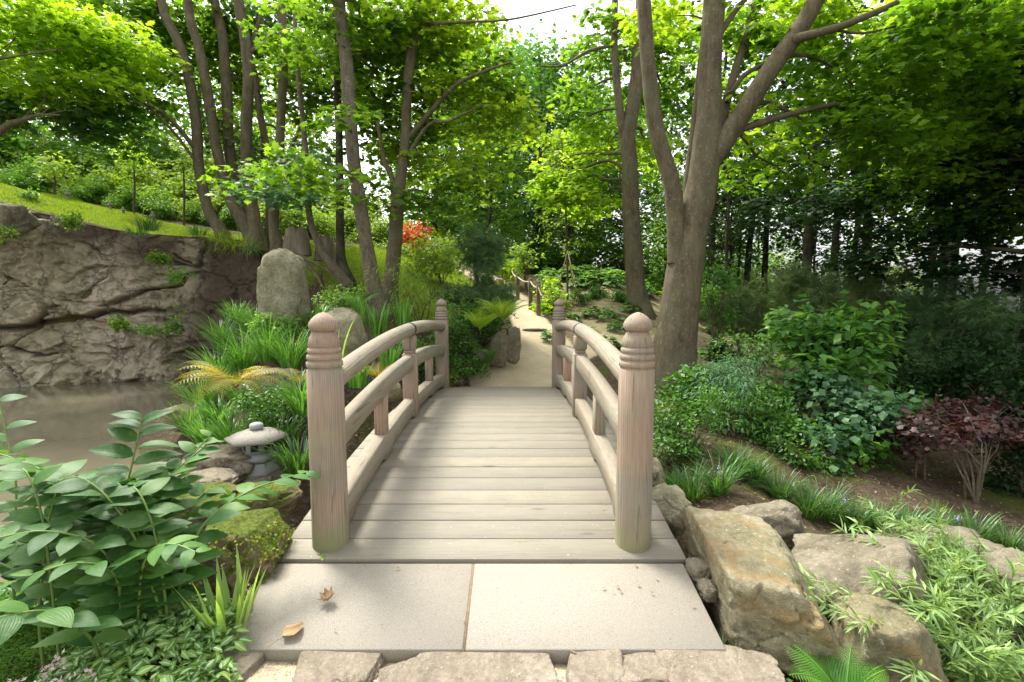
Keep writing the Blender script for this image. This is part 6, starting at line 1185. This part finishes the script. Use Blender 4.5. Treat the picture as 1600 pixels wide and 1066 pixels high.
for k, (px, tp, bt, lab) in enumerate([(208, 240, 325, 'thin young tree with drooping leaves behind the clipped conifers'), (285, 240, 322, 'thin reddish-leaved young tree right of the clipped conifers'), (83, 258, 297, 'small young tree at the dark left end of the lawn')]):
    Y = 17.0; b = at(px, bt, Y); b[2] = Hs(b[0], Y); t = at(px, tp, Y); root = empty('lawn_sapling', b); tag(root, lab, 'young tree'); g = G(); tube(g, [b - [0, 0, .05], (b + t) / 2 + [.04, 0, 0], t], [.04, .03, .012], 7, step=.3); build('trunk', g, M['twig'], root)
    rng = np.random.default_rng(560 + k); g = G(); spray(g, T_SIMPLE, ell(rng, 26, t, .45, .45, .45), .24, 16, .14, rng, .6); build('leaves', g, M['yell' if k else 'maple_lit'], root)
for k, (px, py, lab) in enumerate([(105, 300, 'pale little stone lantern leftmost on the lawn crest'), (172, 316, 'pale stone figure in the middle of the lawn crest'), (192, 320, 'low pale stone marker left of the clipped conifers'), (237, 324, 'weathered small stone post right of the clipped conifers')]):
    Y = 16.6; c = at(px, py, Y); z = Hs(c[0], Y); s = 1.0 if k != 2 else .7; g = G(); lathe(g, [(.6 * q0, .62 * q1) for q0, q1 in [(.13, 0), (.12, .10 * s), (.07, .12 * s), (.065, .28 * s), (.15, .30 * s), (.14, .34 * s), (.05, .42 * s), (.06, .46 * s), (.02, .52 * s)]], (c[0], Y, z - .02), 8)
    tag(build('garden_ornament', g, M['lanternroof']), lab, 'garden ornament', 'small stone ornaments on the lawn crest')
# stumps, roots and dead wood on the rooty bank
def stump(label, px, py, Y, r, h, seed):
    rng = np.random.default_rng(seed); b = at(px, py, Y); n = 20; a = np.arange(n) / n * 6.283; g = G(); V = []; lv = [0, .3, .6, 1]
    for t in lv:
        for k in range(n): rr = r * (1.25 - .35 * t) * (1 + .12 * math.sin(3 * a[k] + seed) + .06 * math.sin(7 * a[k])); V.append((b[0] + rr * math.cos(a[k]), Y + rr * math.sin(a[k]), b[2] - .15 + (h + .15) * t + (rng.uniform(-.2, .12) * h if t == 1 else 0)))
    Q = [(i * n + k, i * n + (k + 1) % n, (i + 1) * n + (k + 1) % n, (i + 1) * n + k) for i in range(3) for k in range(n)]; V.append((b[0], Y, b[2] + h * .55)); T = [(3 * n + k, 3 * n + (k + 1) % n, 4 * n) for k in range(n)]
    g.add(V, T, Q); tag(build('tree_stump', g, M['stump']), label, 'stump')
stump('jagged dark tree stump behind the standing stone', 466, 390, 12.6, .26, .5, 3); stump('pale weathered stump between the pale thin maple and the dark upright one', 510, 398, 12.8, .22, .42, 4)
for k, (pts, lab) in enumerate([([(455, 395, 12.4), (480, 405, 12.2), (505, 418, 12.0), (535, 438, 11.9)], 'longest exposed root snaking down the bank'), ([(430, 392, 12.8), (418, 402, 12.5), (408, 420, 12.3)], 'short root below the buttressed maple'), ([(480, 412, 12.1), (496, 430, 11.9), (505, 448, 11.7)], 'bare root dropping from the longest one'), ([(545, 445, 11.9), (530, 455, 11.7), (518, 462, 11.4)], 'pale dead branch lying below the rooty foot'), ([(335, 378, 13.9), (315, 372, 13.9), (290, 372, 13.7)], 'root running left along the cliff rim')]):
    g = G(); tube(g, [at(*p) - [0, .05, 0] for p in pts], np.linspace(.055, .02, len(pts)), 8, step=.1, wob=.2, seed=k); tag(build('tree_root', g, M['bark'], smooth=True), lab, 'root', 'roots and dead wood on the bank')

# small debris blown onto the deck and slabs
rg = np.random.default_rng(91); n = 70; x = rg.uniform(-1.2, 1.2, n); y = np.concatenate([rg.uniform(2.36, 2.97, 26), rg.uniform(3.02, 8.5, 44)]); x[26:] = np.where(rg.random(44) < .6, np.sign(x[26:]) * rg.uniform(.75, .9, 44), x[26:])
z = np.where(y < 2.99, slabz(y), dz(y)) + .003; a = rg.uniform(0, 6.28, n); g = G()
place(g, T_HEART, np.stack([x, y, z], 1), np.stack([np.cos(a), np.sin(a), 0 * a], 1), np.array([0, 0, 1.0]) + rg.normal(size=(n, 3)) * .25, rg.uniform(.008, .022, n), rng=rg)
tag(build('leaf_crumbs', g, M['dry']), 'tiny leaf crumbs scattered over the deck and slabs', kind='stuff')
